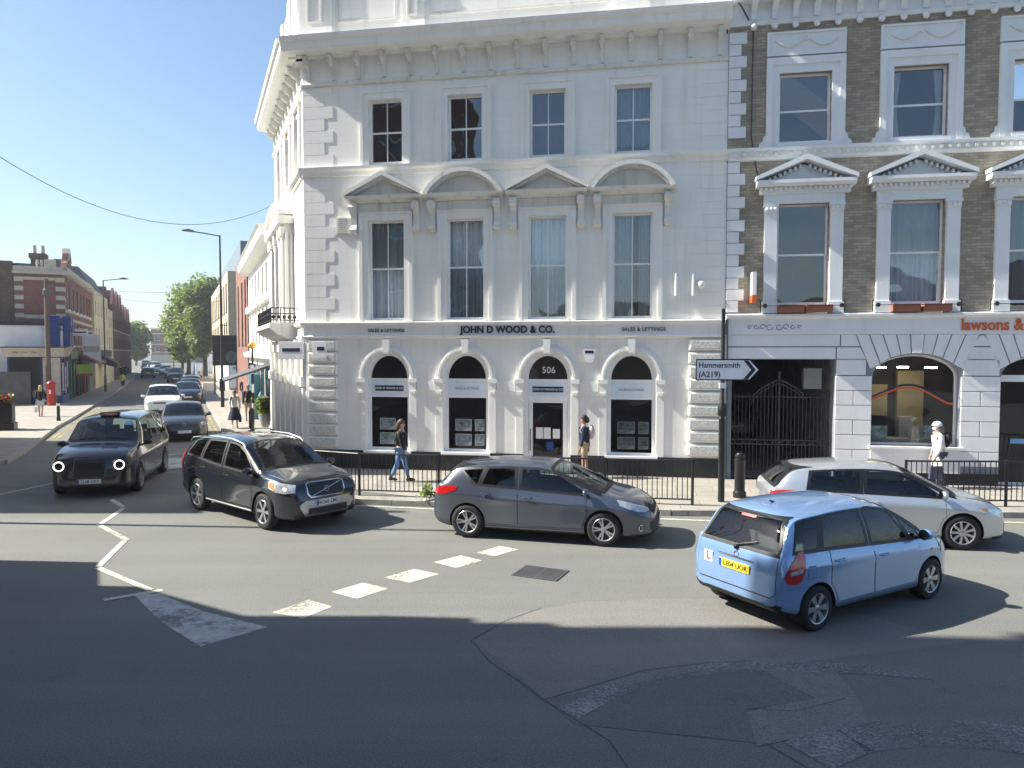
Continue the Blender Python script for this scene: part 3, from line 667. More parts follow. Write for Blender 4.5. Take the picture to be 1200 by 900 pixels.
# top cornice
run([(0,12.06),(-.06,12.06),(-.1,12.14),(0,12.16)], LEN+.02, B1, 'cornice', WBLUE, parent=brick)
run([(0,12.16),(-.04,12.16),(-.04,12.62),(-.5,12.66),(-.56,12.8),(-.6,12.98),(0,13.05)], LEN+.02, B1, 'cornice', WBLUE, parent=brick)
for k in range(27):
    x = 12.62+k*.52; mb = MB(); mb.ball((x,-.1,12.0), .085, 10, 7); mb.build('ball_ornament', WBLUE, brick, smooth=60)
    mb = MB(); mb.prism([(0,12.2),(-.08,12.2),(-.12,12.38),(-.34,12.5),(-.38,12.63),(0,12.63)], 'x', x-.07, x+.07); mb.build('bracket', WBLUE, brick)
mb = MB(); mb.box(LEN+.03, B1, -.05, .3, 13.0, 14.4); mb.build('parapet', WBLUE, brick)
mb = MB(); mb.poly([(LEN+.03,.1,13.0),(B1,.1,13.0),(B1,9,13.0),(LEN+.03,9,13.0)]); mb.poly([(B1,0,0),(B1,9,0),(B1,9,13),(B1,0,13)]); mb.poly([(LEN+.03,9,0),(B1,9,0),(B1,9,13),(LEN+.03,9,13)]); mb.build('roof', SLATE, brick)
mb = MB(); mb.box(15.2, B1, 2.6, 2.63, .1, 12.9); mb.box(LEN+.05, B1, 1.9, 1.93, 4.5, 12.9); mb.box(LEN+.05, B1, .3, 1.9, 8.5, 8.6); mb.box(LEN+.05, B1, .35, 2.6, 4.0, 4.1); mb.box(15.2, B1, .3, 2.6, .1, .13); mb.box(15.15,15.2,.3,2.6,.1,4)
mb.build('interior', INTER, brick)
# carriage passage with iron gates
mb = MB(); mb.box(12.10, 12.19, .3, 8.9, .1, 3.9); mb.box(14.8, 14.9, .3, 8.9, .1, 3.9); mb.box(12.1, 14.9, .3, 8.9, 3.34, 3.44); mb.build('passage', mat('passage_wall', (.26,.27,.28), .9, var=.4), brick)
mb = MB(); mb.box(14.1, 14.55, .32, .6, 2.55, 3.1); mb.build('meter_box', mat('meter_grey', (.22,.23,.24)), brick)
mb = MB()
def gz(x):
    t = abs((x-13.5)/1.31); return 2.35 + (.45*(1-t/.5)**.7 if t < .5 else .0)
for k in range(27):
    x = 12.24 + k*.0985; mb.tube([(x,.5,.2),(x,.5,gz(x)+.06)], .011, 6)
for z in (.25, 1.0, 1.12, 2.3): mb.box(12.2, 14.8, .485, .515, z, z+.03)
mb.tube([(12.85+k*.13, .5, gz(12.85+k*.13)) for k in range(11)], .018, 6); mb.tube([(12.85+k*.13, .5, gz(12.85+k*.13)-.1) for k in range(11)], .012, 6)
for x in (12.22, 13.5, 14.78): mb.tube([(x,.5,.12),(x,.5,2.5 if x != 13.5 else 2.95)], .028, 8)
mb.ball((13.5,.5,2.98), .04); 
for k in range(12): mb.lathe([(.02,-.01),(.03,0),(.02,.01)], (12.35+k*.2, .49, 1.07), 'y', 8)
mb.build('gate', mat('gate_paint', (.05,.052,.056), .5), brick)
# shop windows
for n_, (a, b, zb) in enumerate(((15.72,17.82,1.1),(18.77,20.9,.14),(21.85,24.0,1.1))):
    mb = MB(); wall(mb, a, b, zb, 3.48, [(a+.05, b-.05, zb+.06, 3.43, 2.88)], .05, y=.2)
    if n_ == 1: mb.box(a+.05, b-.05, .19, .26, 2.78, 2.95); mb.box(a+.9,a+.96,.19,.26,.2,2.78)
    f = mb.build('shop_window', TIMBER, brick); 
    if n_ != 1: glass(f, archpts(a+.05, b-.05, zb+.06, 2.88, 3.43), .23, m=GLASSD)
    else: glass(f, archpts(a+.05, b-.05, 2.95, 2.951, 3.43), .23, m=GLASSD); glass(f, rect(a+.05, b-.05, .2, 2.78), .23, m=GLASSD)
    if n_ == 0:
        for mm, dz in ((NAVY, 0), (ORANGE, -.07)):
            mb = MB(); P = []
            for k in range(25):
                t = k/24; P.append((a+.06+1.98*t, 2.34+.36*math.sin(math.pi*min(1, t*1.06))**1.2 - .10*t + dz))
            for k in range(24): mb.poly([(P[k][0],.222,P[k][1]),(P[k+1][0],.222,P[k+1][1]),(P[k+1][0],.222,P[k+1][1]+.055),(P[k][0],.222,P[k][1]+.055)])
            mb.build('wave_stripe', mm, f)
        text('0 59', 'number', .24, INK, f, (a+.62, .222, 3.2), ext=.002)
        for q, (x, z) in enumerate(((a+.3,1.4),(a+1.7,1.42))): mb = MB(); mb.box(x-.25,x+.25,.5,.53,z-.17,z+.17); mb.build('display_card', PHOTO[q], f)
        mb = MB(); mb.box(a+.2,b-.2,.75,1.3,.9,1.2); mb.box(a+1.1,a+1.5,1.3,1.6,.9,1.75); mb.box(a+1.2,a+1.6,.9,.95,1.2,1.55); mb.build('desk', STONE, f)
        mb = MB(); mb.box(a+1.35,b-.05,2.3,2.5,.3,3.0); mb.box(a+.1,a+1.1,2.35,2.5,1.7,2.6); mb.build('partition', mat('warm_partition', (.6,.47,.3), .8), f)
        for lx, ly in ((.5,1.0),(1.2,1.4),(1.75,.9)): mb = MB(); mb.box(a+lx-.14,a+lx+.14,ly,ly+.12,3.1,3.14); mb.build('ceiling_lamp', mat('lit_ceiling_lamp', (.9,.85,.7), .5, var=0, emit=(1,.85,.6), es=14), f)
    if n_ == 1:
        mb = MB(); mb.box(a+.05,b-.05,.215,.225,.2,.8); mb.build('window_film', INK, f); mb = MB(); mb.box(a+.35,a+.8,.20,.21,1.2,1.32); mb.build('sticker', LBLUE, f)
mb = MB(); mb.box(12.62, 12.72, -.5, -.07, 4.85, 5.62); s1 = mb.build('projecting_sign', SIGNW, brick); mb = MB(); mb.box(12.615, 12.725, -.505, -.065, 4.83, 5.02); mb.build('sign_foot', ORANGE, s1)
mb = MB(); mb.tube([(12.62,-.03,12.1),(12.6,-.03,9.2),(12.75,-.05,8.3),(12.85,-.05,8.0)], .014, 5); mb.tube([(12.05,-.05,12.9),(12.3,-.2,12.5),(12.5,-.08,12.2)], .02, 5); mb.build('cable', BLACKM, brick)
mb = MB(); mb.tube([(12.03,-.09,.12),(12.03,-.09,4.4)], .045, 8); mb.build('drainpipe', GREYM, brick)
# terracotta troughs on the first floor ledge, held by little rails
Mroot = Matrix.Translation((-6.11, 21.94, 0)) @ Matrix.Rotation(DA, 4, 'Z')
def on_front(x, y, z): return tuple(Mroot @ Vector((x, y, z)))
tl = ['left trough under the leftmost window above the gateway', 'right trough under the leftmost window above the gateway', 'left trough under the middle window above the big shop window', 'right trough under the middle window above the big shop window']
for k, x in enumerate((13.63, 14.33, 16.42, 17.16)):
    mb = MB(); mb.prism([(-.10,0),(.10,0),(.13,.2),(-.13,.2)], 'x', -.33, .33); t = mb.build('planter_trough', TERRA, loc=on_front(x, -.18, 4.57), rot=DA, bevel=.01)
    tag(t, 'empty terracotta trough, ' + tl[k], 'planter', 'terracotta troughs on the ledge')
for c in BC[:4]:
    mb = MB()
    for s_ in (-1, 1): mb.tube([(c+s_*1.05,-.1,4.6),(c+s_*1.05,-.1,4.9)], .015, 6); mb.lathe([(.045,-.01),(.06,0),(.045,.01)], (c+s_*.95,-.2,4.75), 'y', 8)
    mb.tube([(c-1.05,-.33,4.74),(c+1.05,-.33,4.74)], .01, 6); mb.tube([(c-1.05,-.1,4.74),(c-1.05,-.33,4.74)], .01, 6); mb.tube([(c+1.05,-.1,4.74),(c+1.05,-.33,4.74)], .01, 6)
    mb.build('trough_rail', BLACKM, brick)
# =================================================================== ground, pavements, road paint
def st(a, b, z=0): return (.911*b - .412*a, .412*b + .911*a, z)
def sheet(name, pts, z, m, h=0, kind='structure'):
    mb = MB()
    if h: mb.prism([(p[0], p[1]) for p in pts], 'z', z-h, z)
    else: mb.poly([(p[0], p[1], z) for p in pts])
    return tag(mb.build(name, m), kind=kind)
mb = MB(); mb.poly([(-900,-500,-.02),(900,-500,-.02),(900,1100,-.02),(-900,1100,-.02)]); tag(mb.build('ground', GROUND), kind='structure')
mb = MB(); mb.poly([(-90,-12,0),(60,-12,0),(60,60,0),(20,200,0),(-160,330,0),(-160,100,0)]); tag(mb.build('road', ASPH), kind='structure')
KR = [(34,11.9),(11,15.78),(3.46,16.0),(-3.72,17.24),(-5.3,17.95),(-6.9,19.5),(-8.5,22.7),(-10.2,26.8),(-11.98,31.05),(-23.77,57.15),(-36,84),(-50,112)]
KL = [(-40,17.5),(-20,20.3),(-16.9,21.6),(-16.1,23.2),(-17.1,25.6),(-21.1,33.9),(-22.9,38.1),(-31.7,58),(-48,93.5),(-62,122),(-86,160)]
sheet('pavement', KR + [(-30,125),(10,90),(40,60)], .12, PAVE, .14)
sheet('pavement', KL + [(-120,160),(-120,17.5)], .12, PAVE, .14)
def kerb(P, side):
    mb = MB()
    for p, q in zip(P, P[1:]):
        p, q = Vector(p), Vector(q); d = (q-p); L = d.length; d.normalize(); n = Vector((d.y, -d.x))*side
        k = 0.0
        while k < L - .01:
            e = min(L, k+.9); a = p+d*(k+.006); b = p+d*(e-.006); o = n*.16; f_ = -n*.008
            mb.prism([tuple(a+f_), tuple(b+f_), tuple(b+o), tuple(a+o)], 'z', -.01, .127); k = e
            if L > 12 and k > 60: break
    return tag(mb.build('kerb', KERB), kind='structure')
kerb(KR, -1); kerb(KL, 1)
ZP = .004
def paintq(pts, m=ROADW, z=ZP): mb = MB(); mb.poly([(x,y,z) for x,y in pts]); return tag(mb.build('road_marking', m), kind='structure')
paintq([(-.47,8.97),(.1,9.9),(1.0,10.35),(2.3,10.5),(4.2,10.4),(5.6,8.9),(2.76,8.15),(.35,7.4)], ASPH2, .002).name = 'road_patch'
paintq([(2.74,8.34),(3.42,7.42),(2.35,7.2),(2.3,6.55),(.6,6.9),(.35,7.4)], ASPH3, .0045).name = 'road_patch'
paintq([(2.76,8.15),(3.6,8.05),(3.55,7.45),(3.4,6.9),(2.2,6.5),(2.32,7.15),(3.1,7.42)], ASPH2, .0065).name = 'road_patch'
for q in (((-3.27,9.92),(-2.91,10.44),(-2.5,10.16),(-2.78,9.7)), ((-2.67,10.78),(-2.29,11.22),(-1.85,10.94),(-2.23,10.48)), ((-2.01,11.48),(-1.6,11.94),(-1.16,11.66),(-1.57,11.22)),
          ((-1.32,12.33),(-.89,12.75),(-.51,12.43),(-.91,11.99)), ((-.63,12.91),(-.23,13.37),(.12,13.14),(-.3,12.69))): paintq(q)
paintq([(-5.52,10.66),(-5.2,10.72),(-4.2,9.95),(-3.14,9.39),(-3.75,8.76),(-4.6,9.55)], ROADP)
def line(P, w_, m=ROADW, z=.008, name='road_marking'):
    mb = MB()
    for p, q in zip(P, P[1:]):
        p, q = Vector(p), Vector(q); d = (q-p).normalized(); n = Vector((-d.y, d.x))*w_/2
        mb.poly([(*(p+n),z),(*(p-n),z),(*(q-n),z),(*(q+n),z)])
    return tag(mb.build(name, m), kind='structure')
line([(-5.38,10.86),(-6.8,12.0)], .11); line([(-6.82,12.05),(-7.27,13.74)], .11); line([(-7.25,13.8),(-8.4,14.95)], .11); line([(-8.45,15.0),(-8.79,16.6)], .11); line([(-8.8,16.65),(-9.6,17.6)], .11)
line([(-5.83,10.42),(-5.2,10.86)], .12)
line([(-3.6,16.9),(-2.2,16.62),(-.9,16.38)], .1); line([(-.4,16.3),(2.2,15.75)], .1); line([(2.7,15.62),(4.9,15.25)], .1); line([(9.5,15.32),(16,14.6)], .1)
line([st(33,-4.72)[:2], st(60,-4.68)[:2]], .08, ROADY, .006); line([st(33,-4.52)[:2], st(60,-4.48)[:2]], .08, ROADY, .006)
line([st(31,1.55)[:2], st(48,1.5)[:2]], .08, ROADY, .006); line([st(31,1.35)[:2], st(48,1.3)[:2]], .08, ROADY, .006)
P = [st(24.6,-.9)[:2], st(24.6,.9)[:2], st(27.2,.9)[:2], st(27.2,-.9)[:2]]; paintq(P, ROADP); line([st(23.9,-1.1)[:2], st(23.9,1.6)[:2]], .1); line([st(28.0,-1.1)[:2], st(28.0,1.6)[:2]], .1)
line([st(24,-2.3)[:2], st(29,-2.5)[:2]], .1); line([st(58,-2.9)[:2], st(58,-.8)[:2]], .2); line([st(75,-5)[:2], st(75,1)[:2]], .25, ROADWW)
for k in range(5): line([st(62+k*7,-2.2)[:2], st(65+k*7,-2.25)[:2]], .1)
line([(-13,17.0),(-12.2,20.5)], .1); line([(-14.2,17.1),(-12.9,16.8)], .1)
A1 = [(1.0+4.3*math.sin(t), 4.6+3.7*math.cos(t)) for t in [-.35+.1*k for k in range(12)]]
line([(.55,7.1),(1.0,7.55),(1.6,7.95),(2.3,8.15),(3.1,8.2),(3.9,8.12),(4.6,7.98)], .26, ROADWW, .0085)
line([(2.6,6.35),(3.1,6.65),(3.7,6.75),(4.4,6.7),(5.1,6.5),(5.8,6.15)], .5, ROADWW, .0085); line([(3.7,6.72),(4.3,6.55),(5.0,6.3)], .2, ROADWW, .011)
SEAM = mat('tar_seam', (.065,.067,.066), .8)
for P in ([(-.5,8.95),(-.25,8.3),(.1,7.8),(.32,7.38),(.9,6.6),(1.1,5.6)], [(2.75,8.34),(2.2,8.28),(1.5,8.1),(.9,7.75),(.35,7.4)], [(.4,10.1),(-.1,9.6),(-.48,8.97)], [(2.3,6.55),(2.6,6.0),(2.9,5.2)], [(2.35,7.2),(2.8,7.15),(3.42,7.42)]): line([(x+.01*math.sin(i*9), y) for i, (x, y) in enumerate(P)], .010, SEAM, .0075, 'road_seam')
dr = thing('drain_cover', 'rusty slatted iron drain cover set in the road in front of the grey hatchback', 'drain cover', (.46,11.71,0), R(-24))
mb = MB(); mb.box(-.38,.38,-.3,-.27,.002,.014); mb.box(-.38,.38,.27,.3,.002,.014); mb.box(-.38,-.35,-.27,.27,.002,.014); mb.box(.35,.38,-.27,.27,.002,.014); mb.box(-.015,.015,-.27,.27,.002,.013)
mb.build('frame', GREYM, dr); mb = MB()
for k in range(15): y = -.25+k*.036; mb.box(-.35,-.015,y-.009,y+.009,.002,.012); mb.box(.015,.35,y-.009,y+.009,.002,.012)
mb.build('slats', GREYM, dr); mb = MB(); mb.box(-.35,.35,-.27,.27,.001,.004); mb.build('pit', INK, dr)
# manhole covers
for x, y, lb in ():
    mb = MB(); mb.lathe([(0,.004),(.13,.004),(.13,.009),(.11,.009),(.1,.006),(0,.006)], (x,y,0), 'z', 24); tag(mb.build('manhole_cover', GREYM), lb, 'manhole cover')

# =================================================================== other buildings
AL = math.atan2(.911, -.412); AR_ = math.atan2(-.911, .412)
def facade(parent, u0, u1, z0, z1, wins, m, rot=0, loc=None, dep=.15, glassy=None, frame=TIMBER, cur=False):
    mb = MB(); wall(mb, u0, u1, z0, z1, wins, dep); mb.build('wall', m, parent, rot=rot, loc=loc)
    for h in wins:
        mb = MB(); a, b, c, d = h[:4]; t = .07; mb.box(a,a+t,dep-.06,dep,c,d); mb.box(b-t,b,dep-.06,dep,c,d); mb.box(a+t,b-t,dep-.06,dep,c,c+t); mb.box(a+t,b-t,dep-.06,dep,d-t,d); mb.box(a+t,b-t,dep-.05,dep,(c+d)/2-.03,(c+d)/2+.03)
        mb.box(a-.1,b+.1,-.06,dep-.06,c-.1,c)
        f = mb.build('window', frame, parent, rot=rot, loc=loc); mb = MB(); mb.box(a+t,b-t,dep-.02,dep+.01,c+t,d-t); mb.build('pane', DGL, f)
m_, nt_, b_ = _new('dark_glass'); b_.inputs['Base Color'].default_value = (.015,.02,.025,1); b_.inputs['Roughness'].default_value = .04; b_.inputs['Specular IOR Level'].default_value = 1; DGL = m_
def shell(parent, L, D, z, x0=0, m=SLATE, sgn=1):
    mb = MB(); y0 = .16; mb.poly([(x0,y0,z),(x0+L,y0,z),(x0+L,D,z),(x0,D,z)]); mb.poly([(x0+L,y0,0),(x0+L,D,0),(x0+L,D,z),(x0+L,y0,z)]); mb.poly([(x0,D,0),(x0+L,D,0),(x0+L,D,z),(x0,D,z)]); mb.poly([(x0,y0,0),(x0,D,0),(x0,D,z),(x0,y0,z)]); mb.build('roof', m, parent)
# white terrace beyond the corner building (side street, right)
ter = thing('terraced_building', 'white stucco terrace with a bold cornice beyond the corner building, sunlit', 'building', (-6.11, 21.94, 0), DA+SA)
wins = [(x, x+.95, z0, z1) for x in (-11.0,-13.1,-15.2,-17.3,-19.4,-21.5,-23.6) for z0, z1 in ((3.9,5.6),(6.2,7.6))]
facade(ter, -24.5, -8.42, .12, 8.3, wins, WHITE2); shell(ter, 16.0, 8, 8.3, -24.5)
mb = MB(); mb.prism([(0,8.0),(-.2,8.05),(-.55,8.2),(-.6,8.5),(-.7,8.6),(0,8.7)], 'x', -24.5, -8.43); mb.box(-24.5,-8.43,-.02,.3,8.6,9.2); mb.prism([(0,5.75),(-.2,5.8),(-.2,5.95),(0,6)], 'x', -24.5, -8.43); mb.prism([(0,3.2),(-.3,3.25),(-.35,3.5),(0,3.55)], 'x', -24.5, -8.43); mb.build('cornice', WHITE2, ter)
mb = MB()
for k in range(7): mb.prism([(-11.2-2.1*k+1.35+.0,5.75),(-11.2-2.1*k-.1,5.75),(-11.2-2.1*k+.62,6.1)], 'y', -.25, 0)
mb.build('pediments', WHITE2, ter)
mb = MB()
for k in range(6): mb.box(-23.8+k*2.6, -22.0+k*2.6, -.05, -.0, .3, 2.9)
mb.build('shopfront', DGL, ter)
mb = MB(); mb.prism([(-.02,3.0),(-1.9,2.35),(-1.9,2.28),(-.02,2.9)], 'x', -13.5, -10.5); mb.build('awning', GREYM, ter)
mb = MB(); mb.box(-18.5,-16.8,-.45,-.02,.12,2.4); mb.build('porch', mat('teal', (.03,.14,.19)), ter)
redm = thing('modern_brick_building', 'narrow orange brick block with tall windows between white terrace and beige block', 'building', st(47.2,3.9), AR_)
facade(redm, -9, 0, .12, 9.5, [(-7.6,-6.6,4,8),(-4.5,-3.4,4,8),(-2,-1,4,8)], REDB, frame=GREYM); shell(redm, 9, 8, 9.5, -9)
beige = thing('beige_building', 'beige brick block with tall windows and a grey set-back top storey', 'building', st(70.5,4.2), AR_)
facade(beige, -34, 0, .12, 10.7, [(-3.3-k*3.6, -1.6-k*3.6, z0, z1) for k in range(9) for z0, z1 in ((3.8,6.3),(7.2,9.8))], BEIGEB, frame=GREYM); shell(beige, 34, 12, 10.7, -34)
facade(beige, 0, 12, .12, 10.7, [(1.8,2.7,6.9,9.4),(1.7,2.8,2.6,5.9),(5,6,6.9,9.4)], BEIGEB, rot=R(90), frame=GREYM, loc=(.01,0,0))
mb = MB(); mb.box(-33,-1.2,1.2,12,10.71,13.6); mb.build('top_storey', GREYC, beige)
mb = MB(); mb.box(-20,.06,-.06,.0,.3,2.6); mb.box(.0,.07,.02,5,.3,2.6); sf = mb.build('shopfront', SIGNW, beige); mb = MB(); mb.box(.07,.09,1.4,2.8,.5,1.9); mb.box(.07,.1,.3,4.8,1.95,2.2); mb.build('shop_window', LBLUE, sf)
# ---- left row
PUREW = mat('bright_white_wall', (.88,.88,.86), .7, var=.06)
lw = thing('white_shop_building', 'low white-walled shop building with blue pilasters and a glazed corner shop bay', 'building', st(58.5,-7.1), AL)
mb = MB(); mb.box(0,1.9,0,16,.12,5.3); mb.build('wall', PUREW, lw); mb = MB(); mb.box(-.1,1.9,-.02,16.1,5.3,5.55); mb.build('parapet', NAVY, lw)
mb = MB()
for y in (.1,): mb.box(-.5,-.02,y,y+.7,3.9,5.0); mb.box(-.7,.0,y-.08,y+.78,4.95,5.15); mb.box(-.55,0,y-.02,y+.72,5.15,5.95); mb.lathe([(.16,-.3),(.16,.3)], (-.5,y+.35,5.7), 'y', 10)
for x in (.3,1.2): mb.box(x,x+.5,-.45,-.02,3.9,5.0); mb.box(x-.1,x+.6,-.6,0,4.95,5.15); mb.box(x,x+.5,-.5,0,5.15,5.95)
mb.build('pilasters', BLUEP, lw)
mb = MB(); mb.box(-1.6,1.85,-.12,2.9,.12,.62); mb.box(-1.6,-1.5,-.12,-.02,.6,3.2); mb.box(1.7,1.85,-.12,-.02,.6,3.2); mb.box(-1.6,-1.5,2.8,2.9,.6,3.2); mb.box(-1.6,-1.52,1.0,1.08,.6,3.2); mb.box(-.2,-.1,-.12,-.04,.6,3.2); mb.box(.8,.9,-.12,-.04,.6,3.2); bay_ = mb.build('shop_bay', BLUEP, lw)
mb = MB(); mb.box(-1.55,1.8,-.08,2.85,.62,3.2); mb.build('shop_glass', DGL, bay_); mb = MB(); mb.box(-1.62,-1.56,-.05,.95,.65,3.15); mb.box(-1.1,-.4,-.1,-.085,.9,2.8); mb.box(.1,.7,-.1,-.085,.7,2.5); mb.box(1.1,1.6,-.1,-.085,1.1,2.9); mb.build('window_display', STONE, bay_)
mb = MB(); mb.prism([(-.15,3.2),(-.45,3.8),(3.2,3.8),(2.95,3.2)], 'x', -1.75, 1.9); mb.prism([(-1.62,3.2),(-2.0,3.8),(-1.7,3.8),(-1.7,3.2)], 'y', -.3, 3.1); mb.build('fascia', STONE, bay_); mb = MB(); mb.box(-2.02,1.95,-.5,3.25,3.8,3.87); mb.build('fascia_top', NAVY, bay_)
text('Flowers' if False else '~ ~ ~', 'scrolls', .5, GREYM, bay_, (-1.87,1.9,3.52), (R(90),0,R(-90)), sx=1.2)
mb = MB(); mb.box(-1.9,-1.84,1.6,4.1,.12,2.25); fp_ = mb.build('steel_gate', GREYM, lw); mb = MB(); mb.box(-1.93,-1.9,3.3,3.55,1.15,1.95); mb.build('notice', TREADS, fp_); mb = MB(); mb.box(-2.0,-1.8,4.1,4.35,.12,2.45); mb.build('gate_post', GREYM, fp_)
rb = thing('red_brick_building', 'red brick corner building with stone bands, white cornice and gable over shops', 'building', st(60.42,-7.1), AL)
w1 = [(x, x+.95, z0, z1) for x in (1.6,4.0,6.4,8.8,11.2,13.6,15.6) for z0, z1 in ((4.0,5.6),(6.6,8.2))]
facade(rb, 0, 17.6, .12, 8.9, w1, REDB); facade(rb, -3, 0, .12, 8.9, [], REDB, rot=R(-90), loc=(-.005,0,0)); shell(rb, 17.6, 2.95, 8.9)
mb = MB(); mb.prism([(0,8.85),(-.15,8.9),(-.3,9.05),(-.35,9.2),(0,9.25)], 'x', -.3, 17.6); mb.box(-.35,0,-.35,3.05,8.9,9.1); mb.box(-.2,.1,-.2,3.0,9.1,9.42); mb.box(-.2,17.6,-.2,.1,9.2,9.45)
for y0 in (0,2.45):
    for k in range(5): mb.box(-.03,-.008,y0,y0+.54,5.9+k*.62,6.2+k*.62)
mb.box(-.035,-.008,.56,2.43,5.85,6.1); mb.box(-.035,-.008,0,3,8.5,8.7); mb.box(0,17.6,-.06,0,5.75,5.95); mb.box(0,17.6,-.05,0,6.35,6.5)
for k in range(6): mb.box(0,.3,-.03,0,4.2+k*.7,4.5+k*.7)
mb.build('stone_dressings', STONE, rb)
mb = MB(); mb.prism([(.1,9.45),(3.8,9.45),(3.4,9.8),(2.7,10.0),(2.3,10.6),(1.9,10.7),(1.5,10.6),(1.1,10.0),(.4,9.8)], 'y', -.1, .25); mb.build('gable', REDB, rb)
mb = MB(); mb.prism([(1.1,9.98),(1.9,11.0),(2.7,9.98),(2.5,9.98),(1.9,10.65),(1.3,9.98)], 'y', -.18, .3); mb.box(-.1,.1,.5,1.2,9.42,9.95)
for k in range(2): mb.lathe([(.06,9.42),(.1,9.65),(.06,9.9)], (.0,1.35+k*.25,0), 'z', 8)
split_up(mb.build('gable_coping', STONE, rb), .3)
cols = [mat('shop_green', (.03,.10,.04)), mat('shop_black', (.02,.02,.022)), mat('shop_maroon', (.22,.02,.03)), mat('shop_pale', (.5,.52,.5))]
mb = MB(); mb.box(.2,17.2,-.1,-.01,.2,3.6); mb.build('shopfront', DGL, rb)
for k in range(4): 
    mb = MB(); x = .3+k*4.3; mb.box(x,x+4.1,-.25,-.1,3.0,3.65); mb.box(x,x+.35,-.22,-.1,.15,3.0); mb.box(x+2.0,x+2.15,-.2,-.1,.15,3.0); mb.build('shop_fascia', cols[k], rb)
mb = MB(); mb.prism([(-.2,3.4),(-1.5,2.7),(-1.5,2.6),(-.2,3.3)], 'x', 4.5, 12.5); mb.build('awning', cols[2], rb)
for x, z, h, wdt in ((1.5,4.7,.5,1.0),(5.5,4.75,.45,1.0),(7.5,2.6,2.3,1.3)):
    mb = MB(); mb.box(x,x+.12,-.2-wdt,-.2,z,z+h); ps_ = mb.build('projecting_sign', SIGNW, rb); mb = MB(); mb.box(x-.01,x,-.1-wdt,-.3,z+h*.4,z+h*.6); mb.build('sign_stripe', NAVY if h < 1 else STONE, ps_)
mb = MB(); mb.box(2.6,2.7,-1.3,-.3,1.9,2.6); ps_ = mb.build('projecting_sign', mat('lime', (.3,.5,.05)), rb); mb = MB(); mb.box(2.59,2.71,-1.35,-.25,1.75,1.92); mb.build('sign_base', POSTRED, ps_)
bw_ = thing('brown_brick_building', 'dark brown brick building with a two-pot chimney behind the white shop wall', 'building', st(60.5,-10.15), AL)
facade(bw_, -24, 0, .12, 9.75, [], BROWNB, rot=R(-90), loc=(-.02,0,0)); shell(bw_, 10, 24, 9.75); mb = MB(); mb.box(1.0,1.9,-1.75,-.9,8.9,10.1); mb.box(.9,2.0,-1.85,-.8,10.1,10.45)
ch = mb.build('chimney', BROWNB, bw_)
for y in (-1.6,-1.1): mb = MB(); mb.lathe([(.14,10.45),(.11,11.0),(.14,11.05)], (1.4,y,0), 'z', 10); mb.build('chimney_pot', STONE, ch)
cr = thing('cream_building', 'cream rendered building with a grey mansard roof past the red brick shops', 'building', st(78.05,-6.9), AL)
facade(cr, 0, 15, .12, 9.3, [(x, x+1, z0, z1) for x in (1.2,4.2,7.2,10.2,13) for z0, z1 in ((4.2,5.8),(6.9,8.3))], CREAM); facade(cr, -8, 0, .12, 9.3, [(-1.9,-1.1,6.3,8.0)], CREAM, rot=R(-90), loc=(-.01,0,0)); shell(cr, 15, 9, 9.3)
mb = MB(); mb.prism([(.2,9.3),(1.2,11.3),(6,11.4),(8,9.3)], 'x', 0, 15); mb.box(1,2.4,2,3.2,11,12); mb.box(9,10.4,2,3.2,11,12); mb.build('mansard_roof', SLATE, cr); mb = MB(); mb.box(0,15,-.3,-.02,3.0,3.7); mb.build('shop_fascia', cols[1], cr); mb = MB(); mb.prism([(-.2,3.3),(-1.6,2.4),(-1.6,2.0),(-.2,2.4)], 'x', 3, 7); mb.build('awning', cols[1], cr)
for a0, L_, z_, m_, nm, lb in ((93.1,6.5,8.3,CREAM,'pale_building','narrow pale building squeezed before the dark red brick terrace'),(99.7,18,9.2,DREDB,'dark_red_building','dark red brick terrace with pointed gables down the street on the left'),(117.8,20,8.2,DREDB,'dark_red_building','lowest and farthest dark red brick terrace on the left of the street')):
    t = thing(nm, lb, 'building', st(a0,-6.9), AL); n = int(L_/3)
    facade(t, 0, L_, .12, z_, [(1+k*3, 2+k*3, q0, q1) for k in range(n) for q0, q1 in ((3.8,5.2),(6.2,7.5))], m_); facade(t, -8, 0, 5, z_, [], m_, rot=R(-90), loc=(-.01,0,0)); shell(t, L_, 9, z_)
    if m_ is DREDB:
        for k in range(int(L_/6)): mb = MB(); x = .3+k*6; mb.prism([(x,z_),(x+5,z_),(x+3.4,z_+1.6),(x+2.5,z_+2.1),(x+1.6,z_+1.6)], 'y', 0, .3); mb.build('gable', DREDB, t); mb = MB(); mb.box(x+4.6,x+5.6,1,2,z_,z_+2.4); mb.build('chimney', DREDB, t)
        mb = MB(); mb.prism([(.3,z_),(4,z_+2),(8,z_)], 'x', 0, L_); mb.build('pitched_roof', SLATE, t)
fr = thing('brick_apartment_block', 'distant red brick block with pale bands closing the view at the end of the street', 'building', (-112,230,0), R(6))
facade(fr, 0, 13, 0, 10.4, [(1+k*3,2.6+k*3,z0,z0+1.4) for k in range(4) for z0 in (3.6,7.0)], REDB); shell(fr, 13, 10, 10.4); mb = MB(); 
for z in (3.0,5.6,8.9,10.4): mb.box(-.1,13.1,-.15,0,z,z+.4)
mb.box(0,13,-.5,-.02,0,2.6); mb.build('bands', STONE, fr); mb = MB(); mb.box(4,9,2,8,10.5,11.6); mb.build('roof_room', GREYC, fr)
